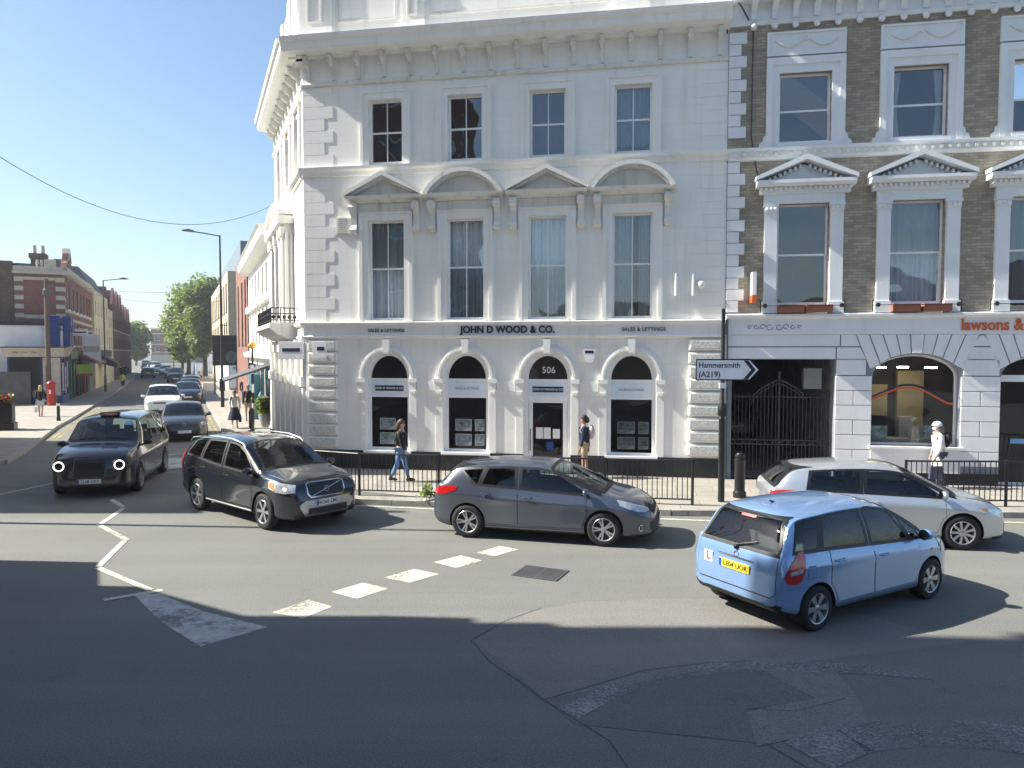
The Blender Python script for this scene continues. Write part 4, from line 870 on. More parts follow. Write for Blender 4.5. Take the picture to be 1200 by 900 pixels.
# ---- the buildings across the junction, outside the picture on the left and behind: they throw the big shade and show in the window glass
def blockb(name, label, foot, h, m, wspec=None):
    t = thing(name, label, 'building', (0,0,0)); n = len(foot)
    for i in range(n):
        a, b = Vector(foot[i]), Vector(foot[(i+1) % n]); d = b-a; L = d.length; ang = math.atan2(d.y, d.x)
        ws = [(1.2+k*2.8, 2.4+k*2.8, 3.8+s_*3.1, 5.6+s_*3.1) for k in range(int((L-1)/2.8)) for s_ in range(int((h-4)/3.1))] if (wspec and i in wspec) else []
        facade(t, 0, L, 0, h, ws, m, rot=ang, loc=(a.x,a.y,0), dep=.12)
    mb = MB(); mb.poly([(x,y,h-.01) for x, y in foot]); mb.build('roof', SLATE, t)
    return t
blockb('tall_building', 'tall brick building left of the camera, out of the picture', [(-30,-7),(-12,-7),(-12,10.3),(-30,10.3)], 21.0, REDB, (1,))
tb = bpy.data.objects['tall_building']; mb = MB()
for z0, z1, e in ((8.6,9.6,.22),(10.2,10.5,.1),(12.6,13.6,.16),(6.2,6.6,.12),(17,21,.3)): mb.box(-14,-11.9,10.2,10.3+e,z0,z1)
mb.build('cornice', STONE, tb)  # unseen ledges, added to make the edge of the big shade uneven
blockb('corner_house', 'lower brick house on the far left corner, out of the picture', [(-34,16.9),(-18.2,16.9),(-19.8,21.5),(-34,21.5)], 9.6, BROWNB, (1,))
blockb('corner_house', 'taller brick house up the side street on the left, out of the picture', [(-36,21.6),(-20.1,21.6),(-22.8,29.6),(-36,29.6)], 14.4, BROWNB, (1,))
blockb('facing_terrace', 'pale gabled terrace across the road behind the camera', [(14,-19),(-11.9,-17),(-11.9,-29),(14,-29)], 7.6, CREAM, (0,))
blockb('facing_terrace', 'red brick terrace across the road behind the camera', [(44,-21),(14.1,-19),(14.1,-29),(44,-29)], 9.0, REDB, (0,))

# =================================================================== trees
def tree(name, label, loc, h, r, trunk_h, n, seed, lm=LEAF, leaf=.35, group=None, blobs=16):
    rnd = random.Random(seed); t = thing(name, label, 'tree', loc, 0, group)
    mb = MB(); mb.tube([(0,0,-.1),(.05,.02,trunk_h*.5),(0,.05,trunk_h),(.1,0,h*.62)], [h*.028,h*.022,h*.018,h*.006], 9)
    cs = []
    for k in range(blobs):
        a = rnd.uniform(0, 6.28); q = rnd.uniform(.15, .78); zz = rnd.uniform(trunk_h*1.0, h*.9); f = math.sin(math.pi*min(1, max(.08, (zz-trunk_h*.7)/(h-trunk_h*.55))))**.6
        c = Vector((r*q*f*math.cos(a), r*q*f*math.sin(a), zz)); cs.append((c, r*rnd.uniform(.26,.46)))
        mb.tube([(0,0,trunk_h*rnd.uniform(.7,1.1)), tuple(c*.5+Vector((0,0,trunk_h*.3))), tuple(c)], [h*.009,h*.006,h*.002], 5)
    mb.build('trunk', BARK, t, smooth=60)
    mb = MB()
    for k in range(n):
        c, cr_ = cs[rnd.randrange(len(cs))]
        d = Vector((rnd.gauss(0,1), rnd.gauss(0,1), rnd.gauss(0,1))).normalized(); p = c + d*cr_*(rnd.random()**.4)*rnd.choice((1,1,1,1.15)); 
        u = Vector((rnd.gauss(0,1), rnd.gauss(0,1), rnd.gauss(0,.7))).normalized(); v_ = u.orthogonal().normalized(); s_ = leaf*rnd.uniform(.5,1.2)
        mb.poly([p-u*s_*.5, p+v_*s_*.3, p+u*s_*.5, p-v_*s_*.3])
    mb.build('crown', lm, t); return t
G = 'street trees'
tree('street_tree', 'largest leafy street tree, right beside the beige block', (-43.2,104,0), 14.9, 3.7, 3.6, 11000, 1, leaf=.5, group=G, blobs=34)
tree('street_tree', 'wide leafy street tree just left of the largest one', (-50.3,115,0), 13.8, 4.0, 3.2, 11000, 2, leaf=.55, group=G, blobs=34)
tree('street_tree', 'lower leafy tree at the left edge of the tree group by the parked cars', (-57.5,129,0), 11.4, 3.3, 2.6, 8000, 3, leaf=.55, group=G, blobs=26)
tree('street_tree', 'far pale green tree left of the distant red brick block', (-96.5,190,0), 10.8, 4.6, 2, 6000, 4, leaf=.9, group=G, blobs=24)
tree('street_tree', 'farthest tree at the end of the street beside the dark terrace', (-110,208,0), 9, 4, 2, 4500, 5, leaf=.9, group=G, blobs=20)
mb = MB(); mb.prism([(10.31,0),(12.7,0),(12.7,4.4),(11.5,5.0),(11.5,5.5),(10.31,7.4)], 'x', -18, -12.2); tag(mb.build('shade_block', STONE), 'unseen sloped block beside the tall brick building, added to shade the near left road', 'shade block')  # unseen block, shaped so its sloped top throws the slanting shade edge
if 0: tree('street_tree', 'tree on the near left pavement, out of the picture', (-14.6,11.4,0), 8.2, 2.2, 2.6, 9000, 9, leaf=.22, group=G, blobs=22)
if 0: tree('street_tree', 'second tree on the near left pavement, out of the picture', (-16.5,9.9,0), 9.0, 1.8, 3, 7000, 10, leaf=.22, group=G, blobs=18)

# =================================================================== street furniture
def post(name, label, cat, loc, rz=0, group=None): return thing(name, label, cat, loc, rz, group)
def lamp(label, loc, h, arm, rz, m=GREYM):
    t = thing('street_lamp', label, 'street lamp', loc, rz, 'street lamps'); mb = MB()
    mb.lathe([(.11,0),(.11,1.3),(.075,1.4),(.05,h)], (0,0,0), 'z', 12); mb.build('pole', m, t, smooth=40)
    mb = MB(); mb.tube([(0,0,h-.05),(arm*.6,0,h+.08),(arm,0,h+.14)], .035, 8); mb.build('arm', m, t)
    mb = MB(); mb.prism([(arm-.05,h+.1),(arm+.6,h+.14),(arm+.65,h+.2),(arm+.25,h+.28),(arm-.05,h+.2)], 'y', -.12, .12); hd = mb.build('lamp_head', GREYM, t, bevel=.02)
    mb = MB(); mb.poly([(arm+.05,-.09,h+.1),(arm+.55,-.09,h+.13),(arm+.55,.09,h+.13),(arm+.05,.09,h+.1)]); mb.build('lens', SIGNW, hd); return t
l1 = lamp('tall dark street lamp on the right pavement of the side street, arm over the road', (-17.91,45.69,.12), 10.55, 1.5, math.atan2(-.35,-.93), BLACKM)
mb = MB(); mb.box(-.16,.16,-.12,.12,1.0,1.75); mb.build('control_box', BLACKM, l1, bevel=.02); mb = MB(); mb.lathe([(.09,5.0),(.09,5.1)], (0,0,0), 'z', 10); mb.tube([(0,0,5.05),(-.35,0,5.05)], .02); mb.build('bracket', BLACKM, l1)
lamp('grey street lamp on the left pavement in front of the cream building', (-34.77,63.24,.12), 9.5, 1.3, math.atan2(.35,.93))
lamp('unseen street lamp on the near left pavement, added for its shadow on the road', (-12.8,15.35,0), 10.4, 1.4, 0)  # unseen post, added for the thin shadow line it throws on the road
l3 = lamp('small distant street lamp far down the street beside the trees', (-64,140,.12), 9, 1.3, math.atan2(-.35,-.93))
tp = post('telegraph_pole', 'brown wooden telegraph pole behind the red post box', 'telegraph pole', st(55.9,-7.6,.12)); mb = MB(); mb.lathe([(.17,0),(.12,8.1)], (0,0,0), 'z', 12); mb.build('pole', WOODP, tp); mb = MB(); mb.lathe([(.14,7.0),(.2,7.05),(.2,7.4),(.14,7.45)], (0,0,0), 'z', 10); mb.box(-.3,.3,-.04,.04,7.6,7.68); mb.build('cable_head', GREYM, tp)
def wire(label, p, q, sag, r=.012):
    p, q = Vector(p), Vector(q); mb = MB(); mb.tube([tuple(p.lerp(q, k/20) - Vector((0,0,sag*4*(k/20)*(1-k/20)))) for k in range(21)], r, 5); return tag(mb.build('overhead_wire', BLACKM), label, 'wire')
P = [(-9.3-4.54*k, 29.5-9.5*k, 9.4-5.8*k+5.25*k*k) for k in [i*1.3/24 for i in range(25)]]
mb = MB(); mb.tube(P, .010, 5); tag(mb.build('overhead_wire', BLACKM), 'thick sagging overhead wire from the corner building out of the left of the picture', 'wire')
tp2 = post('telegraph_pole', 'tall wooden pole holding the sagging wire, out of the picture', 'telegraph pole', (-15.2,17.15,0)); mb = MB(); mb.lathe([(.15,0),(.1,10.75)], (0,0,0), 'z', 10); mb.build('pole', WOODP, tp2)
wire('upper thin wire across the street from the telegraph pole', st(55.9,-7.6,8.0), st(74,4.0,9.6), .6, .011); wire('lower thin wire across the street to the beige block', st(70,-6.9,8.4), st(80,4.1,8.6), .5, .011); wire('short wire from the telegraph pole to the red brick building', st(55.9,-7.6,7.9), st(63,-7.15,8.2), .2, .011)
def bollard(label, loc, h, r, band=True, group='black bollards'):
    t = thing('bollard', label, 'bollard', loc, 0, group); mb = MB(); mb.lathe([(r*1.25,0),(r*1.25,h*.12),(r,h*.15),(r,h*.8),(r*1.12,h*.82),(r*1.12,h*.86),(r*.85,h*.87),(r*.95,h*.93),(r*.7,h*.99),(0,h)], (0,0,0), 'z', 16); mb.build('post', BLACKM, t, smooth=40)
    if band: mb = MB(); mb.lathe([(r*1.02,h*.62),(r*1.02,h*.72)], (0,0,0), 'z', 16); mb.build('reflective_band', SIGNW, t)
bollard('thick black bollard with ribbed base behind the road sign post', (5.36,17.3,.12), 1.06, .12, False)
bollard('slim black bollard with white band on the left pavement near the blonde pedestrian', (-22.5,36.6,.12), 1.2, .075)
bollard('black bollard at the kerb in front of the woman in the navy skirt', (-11.02,31.2,.12), 1.05, .11, False)
zb = post('zebra_beacon', 'black and white pole with a dull yellow globe on the right pavement', 'beacon', (-12.2,34.8,.12)); mb = MB(); mb.lathe([(.05,0),(.05,3.55)], (0,0,0), 'z', 12); mb.build('pole', BLACKM, zb)
for z in (.6,1.5,2.4): mb = MB(); mb.lathe([(.052,z),(.052,z+.4)], (0,0,0), 'z', 12); mb.build('white_band', SIGNW, zb)
mb = MB(); mb.ball((0,0,3.72), .18, 18, 12); mb.build('globe', GOLD, zb, smooth=80)
ds = post('direction_sign', 'black framed white arrow sign reading Hammersmith (A219) on a dark post', 'road sign', (4.78,16.78,.12), R(-4))
mb = MB(); mb.lathe([(.075,0),(.075,1.95),(.105,2.0),(.105,2.16),(.042,2.3),(.042,4.4)], (0,0,0), 'z', 14); mb.build('post', BLACKM, ds, smooth=40)
sg = [(-.60,2.79),(.58,2.79),(.78,3.02),(.58,3.25),(-.60,3.25)]
mb = MB(); mb.prism([(x*1.025+.0,(z-3.02)*1.06+3.02) for x,z in sg], 'y', -.09, -.065); sp_ = mb.build('sign_plate', INK, ds); mb = MB(); mb.prism([(x*.985,(z-3.02)*.93+3.02) for x,z in sg], 'y', -.094, -.09); mb.build('sign_face', mat('sign_grey_white', (.82,.84,.88), .4), sp_)
text('Hammersmith', 'lettering', .175, INK, sp_, (-.56,-.096,3.12), ext=.001, bold=.003, align='LEFT', sx=.92); text('(A219)', 'lettering', .175, INK, sp_, (-.56,-.096,2.91), ext=.001, bold=.003, align='LEFT')
mb = MB(); mb.prism([(.44,2.81),(.54,2.81),(.71,3.02),(.54,3.23),(.44,3.23),(.61,3.02)], 'y', -.098, -.0945); mb.build('chevron', INK, sp_)
mb = MB(); mb.box(-.07,.07,-.06,.05,2.6,2.72); mb.box(-.06,.06,-.055,.05,1.9,2.05); mb.build('clamp', SIGNW, ds)
bs = post('road_sign_back', 'dark back of a big road sign on two posts beside the side street', 'road sign', (-23.2,60,.12), math.atan2(.412,.911))
mb = MB(); mb.box(-1.0,1.0,-.03,.03,2.3,4.75); mb.build('sign_plate', BLACKM, bs); mb = MB()
for x in (-.85,.85): mb.tube([(x,.08,0),(x,.08,4.7)], .06, 8)
split_up(mb.build('post', BLACKM, bs)); mb = MB(); mb.lathe([(.0,-.045),(.5,-.045),(.5,-.03)], (.45,0,3.0), 'y', 20); mb.box(-1.0,1.0,-.05,-.03,4.1,4.14); mb.box(-1.0,1.0,-.05,-.03,2.7,2.74); mb.build('rear_frame', GREYM, bs)
pb = post('post_box', 'red pillar box in front of the corner shop bay', 'post box', st(55.0,-7.35,.12)); mb = MB(); mb.lathe([(.27,0),(.27,.12),(.23,.14),(.23,1.3),(.27,1.33),(.27,1.4),(.25,1.45),(.12,1.55),(0,1.58)], (0,0,0), 'z', 20); mb.build('body', POSTRED, pb, smooth=40)
mb = MB(); mb.box(-.0,.12,-.245,-.225,.75,1.0); mb.build('plate', SIGNW, pb); mb = MB(); mb.box(-.12,.12,-.25,-.2,1.12,1.17); mb.build('slot', INK, pb)
pl_ = post('flower_planter', 'black planter box with red flowers at the left edge of the picture', 'planter', (-22.3,32.4,.12), R(24)); mb = MB(); mb.prism([(-.35,0),(.35,0),(.35,1.2),(-.35,1.2)], 'y', -.35, .35); mb.box(-.42,.42,-.42,.42,0,.3); mb.build('box', BLACKM, pl_)
mb = MB(); rnd = random.Random(3)
for k in range(160):
    p = Vector((rnd.uniform(-.35,.35), rnd.uniform(-.35,.35), rnd.uniform(1.2,1.55))); u = Vector((rnd.gauss(0,1),rnd.gauss(0,1),rnd.gauss(0,1))).normalized()*.07; v_ = u.orthogonal(); mb.poly([p-u,p+v_,p+u,p-v_], k % 2)
mb.build('flowers', [POSTRED, LEAF2], pl_)
def railing(label, P, h=1.0, notice=False):
    t = thing('guard_railing', label, 'railing', (*P[0], .12), 0, 'pedestrian guard railings'); o = Vector(P[0])
    Q = [Vector(p)-o for p in P]; tr = MB()
    for p, q in zip(Q, Q[1:]):
        tr.tube([(*p,h),(*q,h)], .022, 6); tr.tube([(*p,.13),(*q,.13)], .018, 6)
    tr.build('rails', BLACKM, t)
    bars = MB(); first = True
    for p, q in zip(Q, Q[1:]):
        L = (q-p).length; n = max(1, round(L/2.0))
        for k in range(n+1):
            if k == 0 and not first: continue
            c = p.lerp(q, k/n); pm = MB(); pm.tube([(*c,-.02),(*c,h+.03)], .033, 8); pm.build('post', BLACKM, t)
        first = False; m_ = int(L/.11)
        for k in range(1, m_): c = p.lerp(q, k/m_); bars.tube([(*c,.13),(*c,h)], .011, 5)
    bars.build('bars', BLACKM, t)
    if notice:
        mb = MB(); mb.box(.35,1.05,.03,.05,.45,.98); nb = mb.build('notice_board', INK, t); mb = MB()
        for k, z in enumerate((.88,.76,.62)): mb.box(.5,.78-.05*k,.022,.03,z-.035,z+.03)
        mb.build('print', SIGNW, nb)
railing('black guard railing curving round the corner behind the dark SUV and grey hatchback', [(-7.0,20.6),(-5.9,18.9),(-5.0,18.15),(-3.64,17.52),(.2,16.95),(4.03,16.4)])
railing('black guard railing on the right in front of the brick building', [(8.76,16.35),(10.95,16.28),(14,15.8),(18,15.2)])
fl = tag(MB().build('x', LEAF) if False else bpy.data.objects.new('weed', None), None)
def plant(name, label, loc, r, h, n, mats, seed, cat='plant', pot=None, group=None, leaf=.05):
    rnd = random.Random(seed); mb = MB()
    for k in range(n):
        p = Vector((rnd.gauss(0,r*.5), rnd.gauss(0,r*.5), rnd.uniform(.05,h))); u = Vector((rnd.gauss(0,1),rnd.gauss(0,1),rnd.gauss(0,1))).normalized()*leaf*rnd.uniform(.5,1.2); v_ = u.orthogonal()*.6
        mb.poly([p-u,p+v_,p+u,p-v_], rnd.randrange(len(mats)))
    if pot:
        t = thing(name, label, cat, loc, 0, group); mb.build('foliage', mats, t, loc=(0,0,pot)); mb = MB(); mb.lathe([(r*.75,0),(r*1.0,pot),(r*.9,pot),(r*.85,pot-.05),(0,pot-.05)], (0,0,0), 'z', 16); mb.build('pot', mat('grey_pot', (.35,.36,.36)), t, smooth=40)
    else: tag(mb.build(name, mats, loc=loc), label, cat, group)
plant('weed', 'tuft of green weed with white flowers at the foot of the railing', (-1.98,17.0,.12), .16, .34, 120, [LEAF, LEAF, SIGNW], 4)
for k, (x, y, lb) in enumerate(((-11.2,33.6,'nearest clipped shrub in a grey pot by the white gate pier'),(-11.55,34.6,'middle clipped shrub in a grey pot behind the nearest one'),(-11.9,35.6,'farthest clipped shrub in a grey pot, close to the man in pale blue'))):
    plant('potted_shrub', lb, (x,y,.12), .34, .75, 500, [LEAF, LEAF2], 10+k, 'potted plant', .55, 'potted shrubs on the right pavement', .07)
gp_ = post('gate_pier', 'white forecourt pier at the edge of the right pavement', 'pier', (-10.6,33.4,.12), DA+SA); mb = MB(); mb.box(-.2,.2,-.2,.2,0,1.35); mb.box(-.25,.25,-.25,.25,1.35,1.45); mb.build('pier', WHITE2, gp_)
mb = MB(); mb.box(-3,-.2,-.08,.08,0,.9); mb.build('low_wall', WHITE2, gp_)
def board(label, x, y, z0, w_, h_, m, posth):
    t = thing('estate_board', label, 'board', (x,y,.12), math.atan2(.412,.911)); mb = MB(); mb.box(-.04,.04,-.04,.04,0,posth); mb.build('post', SIGNW, t); mb = MB(); mb.box(-w_/2,w_/2,-.07,-.041,z0,z0+h_); return t, mb.build('panel', m, t)
t, p = board('purple and pink letting board on a white post', -10.9, 35.2, 1.9, .85, .75, SIGNW, 2.6)
mb = MB(); mb.box(-.38,.38,-.075,-.0705,2.2,2.6); mb.build('purple_field', PURPLE, p); mb = MB(); mb.box(-.38,.38,-.075,-.0705,1.93,2.17); mb.build('pink_field', PINK, p); text('LET', 'lettering', .2, SIGNW, p, (.2,-.078,2.05), ext=.001)
mb = MB(); 
for z in (2.3,2.42,2.52): mb.box(-.33,.3,-.078,-.0755,z-.015,z+.015)
mb.build('print', SIGNW, p)
board('plain white board on a post behind the pink one', -13.0, 38.8, 2.7, .75, .85, SIGNW, 3.4)
hd = thing('hoarding', 'pale blue site hoarding beyond the big road sign', 'hoarding', (-35.8,84,.1), R(115)); 
for k in range(5): mb = MB(); mb.box(k*2.4,k*2.4+2.35,-.04,.04,0,2.1); mb.build('panel', LBLUE if k != 1 else ORANGE, hd)
# =================================================================== vehicles
m_, nt_, b_ = _new('car_glass'); b_.inputs['Base Color'].default_value = (.018,.024,.026,1); b_.inputs['Roughness'].default_value = .03; b_.inputs['Specular IOR Level'].default_value = .9; CGL = m_
CGL2, nt_, b_ = _new('car_glass_dark'); b_.inputs['Base Color'].default_value = (.006,.007,.008,1); b_.inputs['Roughness'].default_value = .04
RUBR, nt_, b_ = _new('window_rubber'); b_.inputs['Base Color'].default_value = (.01,.011,.012,1); b_.inputs['Roughness'].default_value = .45
CGT = glassm('car_glass_clear', (.62,.70,.68), 1.55, .004)
RUB = mat('tyre_rubber', (.018,.018,.018), .8, var=.3, scale=6); BPL = mat('black_plastic', (.02,.02,.022), .55, var=.2); ALLOY = mat('alloy', (.55,.56,.57), .3, metal=.85, var=.1); ALLOYD = mat('alloy_dark', (.10,.10,.11), .35, metal=.7)
CHROME = mat('chrome', (.75,.76,.78), .12, metal=1, var=0); REDL = mat('red_lens', (.45,.01,.012), .12, coat=1, var=.1); CLEARL = mat('clear_lens', (.62,.64,.66), .08, metal=.5, coat=1, var=.35, scale=14); AMB = mat('amber_lens', (.65,.2,.02), .15, coat=1, var=0)
LIT = mat('lit_lamp', (.9,.9,.9), .3, var=0, emit=(1,.98,.92), es=1.2); REDG = mat('lit_brake', (.7,.02,.02), .3, var=0, emit=(1,.05,.04), es=1.2); YPL = mat('plate_yellow', (.78,.56,.04), .4, var=.05); WPL = mat('plate_white', (.78,.79,.78), .4, var=.05)
PNAVY = mat('plate_blue', (.01,.05,.35), .4, var=0); TAXIO = mat('taxi_sign', (.55,.12,.03), .4, var=0)
def pchip(P):
    P = sorted(P); n = len(P); h = [P[i+1][0]-P[i][0] for i in range(n-1)]; d = [(P[i+1][1]-P[i][1])/max(h[i],1e-6) for i in range(n-1)]
    m = [d[0]] + [0 if d[i-1]*d[i] <= 0 else 2*d[i-1]*d[i]/(d[i-1]+d[i]) for i in range(1, n-1)] + [d[-1]]
    def f(x):
        if x <= P[0][0]: return P[0][1]
        if x >= P[-1][0]: return P[-1][1]
        i = 0
        while P[i+1][0] < x: i += 1
        t = (x-P[i][0])/h[i]; t2, t3 = t*t, t*t*t
        return (2*t3-3*t2+1)*P[i][1] + (t3-2*t2+t)*h[i]*m[i] + (-2*t3+3*t2)*P[i+1][1] + (t3-t2)*h[i]*m[i+1]
    return f
SPECS = dict(
 jazz=dict(W=1.675, top=[(-1.855,.50),(-1.845,.66),(-1.82,.86),(-1.78,.98),(-1.66,1.22),(-1.52,1.43),(-1.42,1.475),(-1.2,1.5),(-.6,1.525),(0,1.515),(.3,1.475),(.75,1.285),(1.12,1.07),(1.25,1.005),(1.55,.93),(1.8,.82),(1.93,.66),(1.975,.46)],
   belt=[(-1.8,1.01),(-1.2,1.0),(-.5,.965),(.3,.92),(1.1,.885),(1.5,.83),(1.9,.62)], hw=[(-1.855,.66),(-1.80,.76),(-1.55,.81),(-1,.8375),(1,.8375),(1.45,.81),(1.75,.72),(1.92,.56),(1.975,.42)], bot=[(-1.855,.36),(-1.75,.27),(-1.4,.2),(1.4,.19),(1.85,.21),(1.975,.3)],
   wb=2.45, off=0, wr=.295, tum=.27, win=[((-1.60,-1.40),(-1.19,-1.06)),((-1.10,-1.0),(-.20,-.22)),((-.10,-.12),(.70,.42)),((.77,.56),(1.0,.84))], doors=[((-.98,-.98),(-.10,-.10)),((-.08,-.08),(.92,.92))], ws=(1.14,.40), rw='B', nsp=6, spw=.085),
 auris=dict(W=1.76, top=[(-2.035,.48),(-2.03,.66),(-1.98,.90),(-1.92,1.02),(-1.78,1.20),(-1.66,1.335),(-1.5,1.38),(-1.1,1.425),(-.5,1.46),(.05,1.45),(.4,1.385),(.9,1.18),(1.25,1.02),(1.4,.965),(1.75,.885),(2.0,.77),(2.17,.6),(2.24,.42)],
   belt=[(-1.95,.98),(-1.3,1.0),(-.5,.965),(.4,.92),(1.1,.88),(1.6,.82),(2.1,.62)], rt=.13, hw=[(-2.035,.68),(-1.97,.78),(-1.6,.86),(-1.1,.88),(1.2,.88),(1.7,.85),(2.0,.73),(2.18,.52),(2.24,.38)], bot=[(-2.035,.34),(-1.9,.24),(-1.5,.18),(1.5,.17),(2.1,.18),(2.24,.27)],
   wb=2.6, off=0, wr=.316, tum=.30, win=[((-1.16,-1.44),(-1.09,-1.0)),((-1.03,-.93),(-.36,-.38)),((-.26,-.27),(1.04,.42))], doors=[((-1.06,-1.10),(-.32,-.32)),((-.30,-.30),(.98,.98))], ws=(1.32,.32), rw='B', nsp=10, spw=.034),
 xc=dict(W=1.89, top=[(-2.37,.55),(-2.36,.78),(-2.31,1.05),(-2.24,1.2),(-2.1,1.42),(-1.93,1.6),(-1.7,1.655),(-1.2,1.69),(-.5,1.71),(0,1.69),(.3,1.62),(.75,1.4),(1.1,1.22),(1.27,1.15),(1.7,1.09),(2.0,1.02),(2.15,.93),(2.24,.7),(2.27,.48)],
   belt=[(-2.3,1.22),(-1.5,1.17),(-.5,1.09),(.6,1.04),(1.3,1.01),(1.8,.97),(2.15,.86)], hw=[(-2.37,.74),(-2.28,.84),(-1.9,.93),(-1.3,.945),(1.3,.945),(1.8,.91),(2.1,.80),(2.24,.66),(2.27,.5)], bot=[(-2.37,.45),(-2.2,.32),(-1.8,.26),(1.8,.25),(2.15,.26),(2.27,.36)],
   wb=2.774, off=0, wr=.36, tum=.30, win=[((-1.92,-1.72),(-1.30,-1.20)),((-1.20,-1.10),(-.34,-.38)),((-.22,-.26),(1.0,.40))], doors=[((-1.18,-1.22),(-.25,-.25)),((-.23,-.23),(.98,.98))], ws=(1.2,.26), rw='B', nsp=6, spw=.075, rails=True),
 golf=dict(W=1.78, top=[(-2.04,.5),(-2.03,.72),(-1.98,.96),(-1.9,1.06),(-1.74,1.25),(-1.60,1.37),(-1.25,1.435),(-.3,1.48),(.15,1.46),(.45,1.385),(.95,1.14),(1.2,1.01),(1.35,.965),(1.75,.885),(1.98,.78),(2.12,.6),(2.16,.42)],
   belt=[(-1.95,1.0),(-1.2,.98),(0,.935),(1.1,.89),(1.6,.83),(2.0,.68)], hw=[(-2.04,.72),(-1.97,.8),(-1.6,.87),(-1.1,.89),(1.2,.89),(1.65,.86),(1.95,.73),(2.1,.56),(2.16,.4)], bot=[(-2.04,.34),(-1.9,.25),(-1.5,.18),(1.5,.17),(2.0,.18),(2.16,.27)],
   wb=2.578, off=0, wr=.316, tum=.29, win=[((-1.34,-1.26),(-.42,-.40)),((-.33,-.33),(1.0,.44))], doors=[((-.36,-.38),(1.0,1.0))], ws=(1.26,.36), rw='B', nsp=9, spw=.045),
 taxi=dict(W=1.95, top=[(-2.55,.55),(-2.54,.95),(-2.5,1.25),(-2.4,1.6),(-2.22,1.79),(-1.8,1.85),(-.5,1.88),(.3,1.86),(.58,1.79),(.8,1.62),(1.1,1.36),(1.25,1.25),(1.6,1.19),(1.95,1.12),(2.15,1.02),(2.27,.8),(2.31,.5)],
   belt=[(-2.45,1.15),(-1,1.12),(.3,1.1),(1.2,1.08),(1.8,1.0),(2.2,.82)], hw=[(-2.55,.78),(-2.45,.88),(-2,.94),(-1,.95),(1.3,.95),(1.8,.93),(2.1,.86),(2.27,.7),(2.31,.55)], bot=[(-2.55,.4),(-2.3,.26),(-1.8,.22),(1.8,.2),(2.15,.2),(2.31,.3)],
   wb=2.985, off=-.05, wr=.35, tum=.24, win=[((-2.2,-2.05),(-1.35,-1.3)),((-1.28,-1.24),(-.35,-.35)),((-.27,-.27),(.95,.58))], doors=[((-1.25,-1.25),(-.33,-.33)),((-.31,-.31),(.98,.98))], ws=(1.18,.55), rw='B', nsp=10, spw=.04),
)
def wheel(root, x, y, r, side, sp, lod):
    wd = .105; o = thing('wheel', None, None, (0,0,0))
    bpy.data.objects.remove(o)
    mb = MB(); mb.lathe([(r*.62,-.09),(r*.62,.03),(r*.05,.03),(r*.05,-.02),(0,-.02)], (0,0,0), 'y', 20)
    wh = mb.build('wheel', BPL, root, loc=(x,y,r), rot=(0,0,0) if side > 0 else (0,0,math.pi))
    t = MB(); t.lathe([(r*.66,-wd),(r*.9,-wd),(r*.985,-wd*.8),(r,-wd*.4),(r,wd*.4),(r*.985,wd*.8),(r*.9,wd),(r*.8,wd*1.04),(r*.66,wd)], (0,0,0), 'y', 36 if lod else 18, closed=True); t.build('tyre', RUB, wh, smooth=50)
    m = MB(); m.lathe([(r*.67,wd*.98),(r*.655,wd*1.02),(r*.62,wd*.95),(r*.60,.03),(r*.60,-.05),(r*.64,-.05),(r*.66,wd*.9)], (0,0,0), 'y', 30 if lod else 16, closed=True)
    m.lathe([(r*.17,.02),(r*.17,wd*.78),(r*.12,wd*.86),(0,wd*.86)], (0,0,0), 'y', 14)
    n, w_ = sp['nsp'], sp['spw']
    for k in range(n):
        if n == 10: a = 2*math.pi*(k//2)/5 + (.17 if k % 2 else -.17)*1.0; 
        else: a = 2*math.pi*k/n
        c, s_ = math.cos(a), math.sin(a)
        def P(rr, tt, yy): return (rr*c - tt*s_, yy, rr*s_ + tt*c)
        r0, r1 = r*.1, r*.635; a0 = w_*.5*(.8 if n != 6 else .55); a1 = w_*.5
        V = [P(r0,-a0,wd*.82),P(r0,a0,wd*.82),P(r1,a1,wd*.9),P(r1,-a1,wd*.9),P(r0,-a0,wd*.3),P(r0,a0,wd*.3),P(r1,a1,wd*.5),P(r1,-a1,wd*.5)]
        for f in ((0,1,2,3),(4,7,6,5),(0,4,5,1),(1,5,6,2),(2,6,7,3),(3,7,4,0)): m.poly([V[q] for q in f])
    m.build('rim', ALLOY, wh, smooth=35); return wh
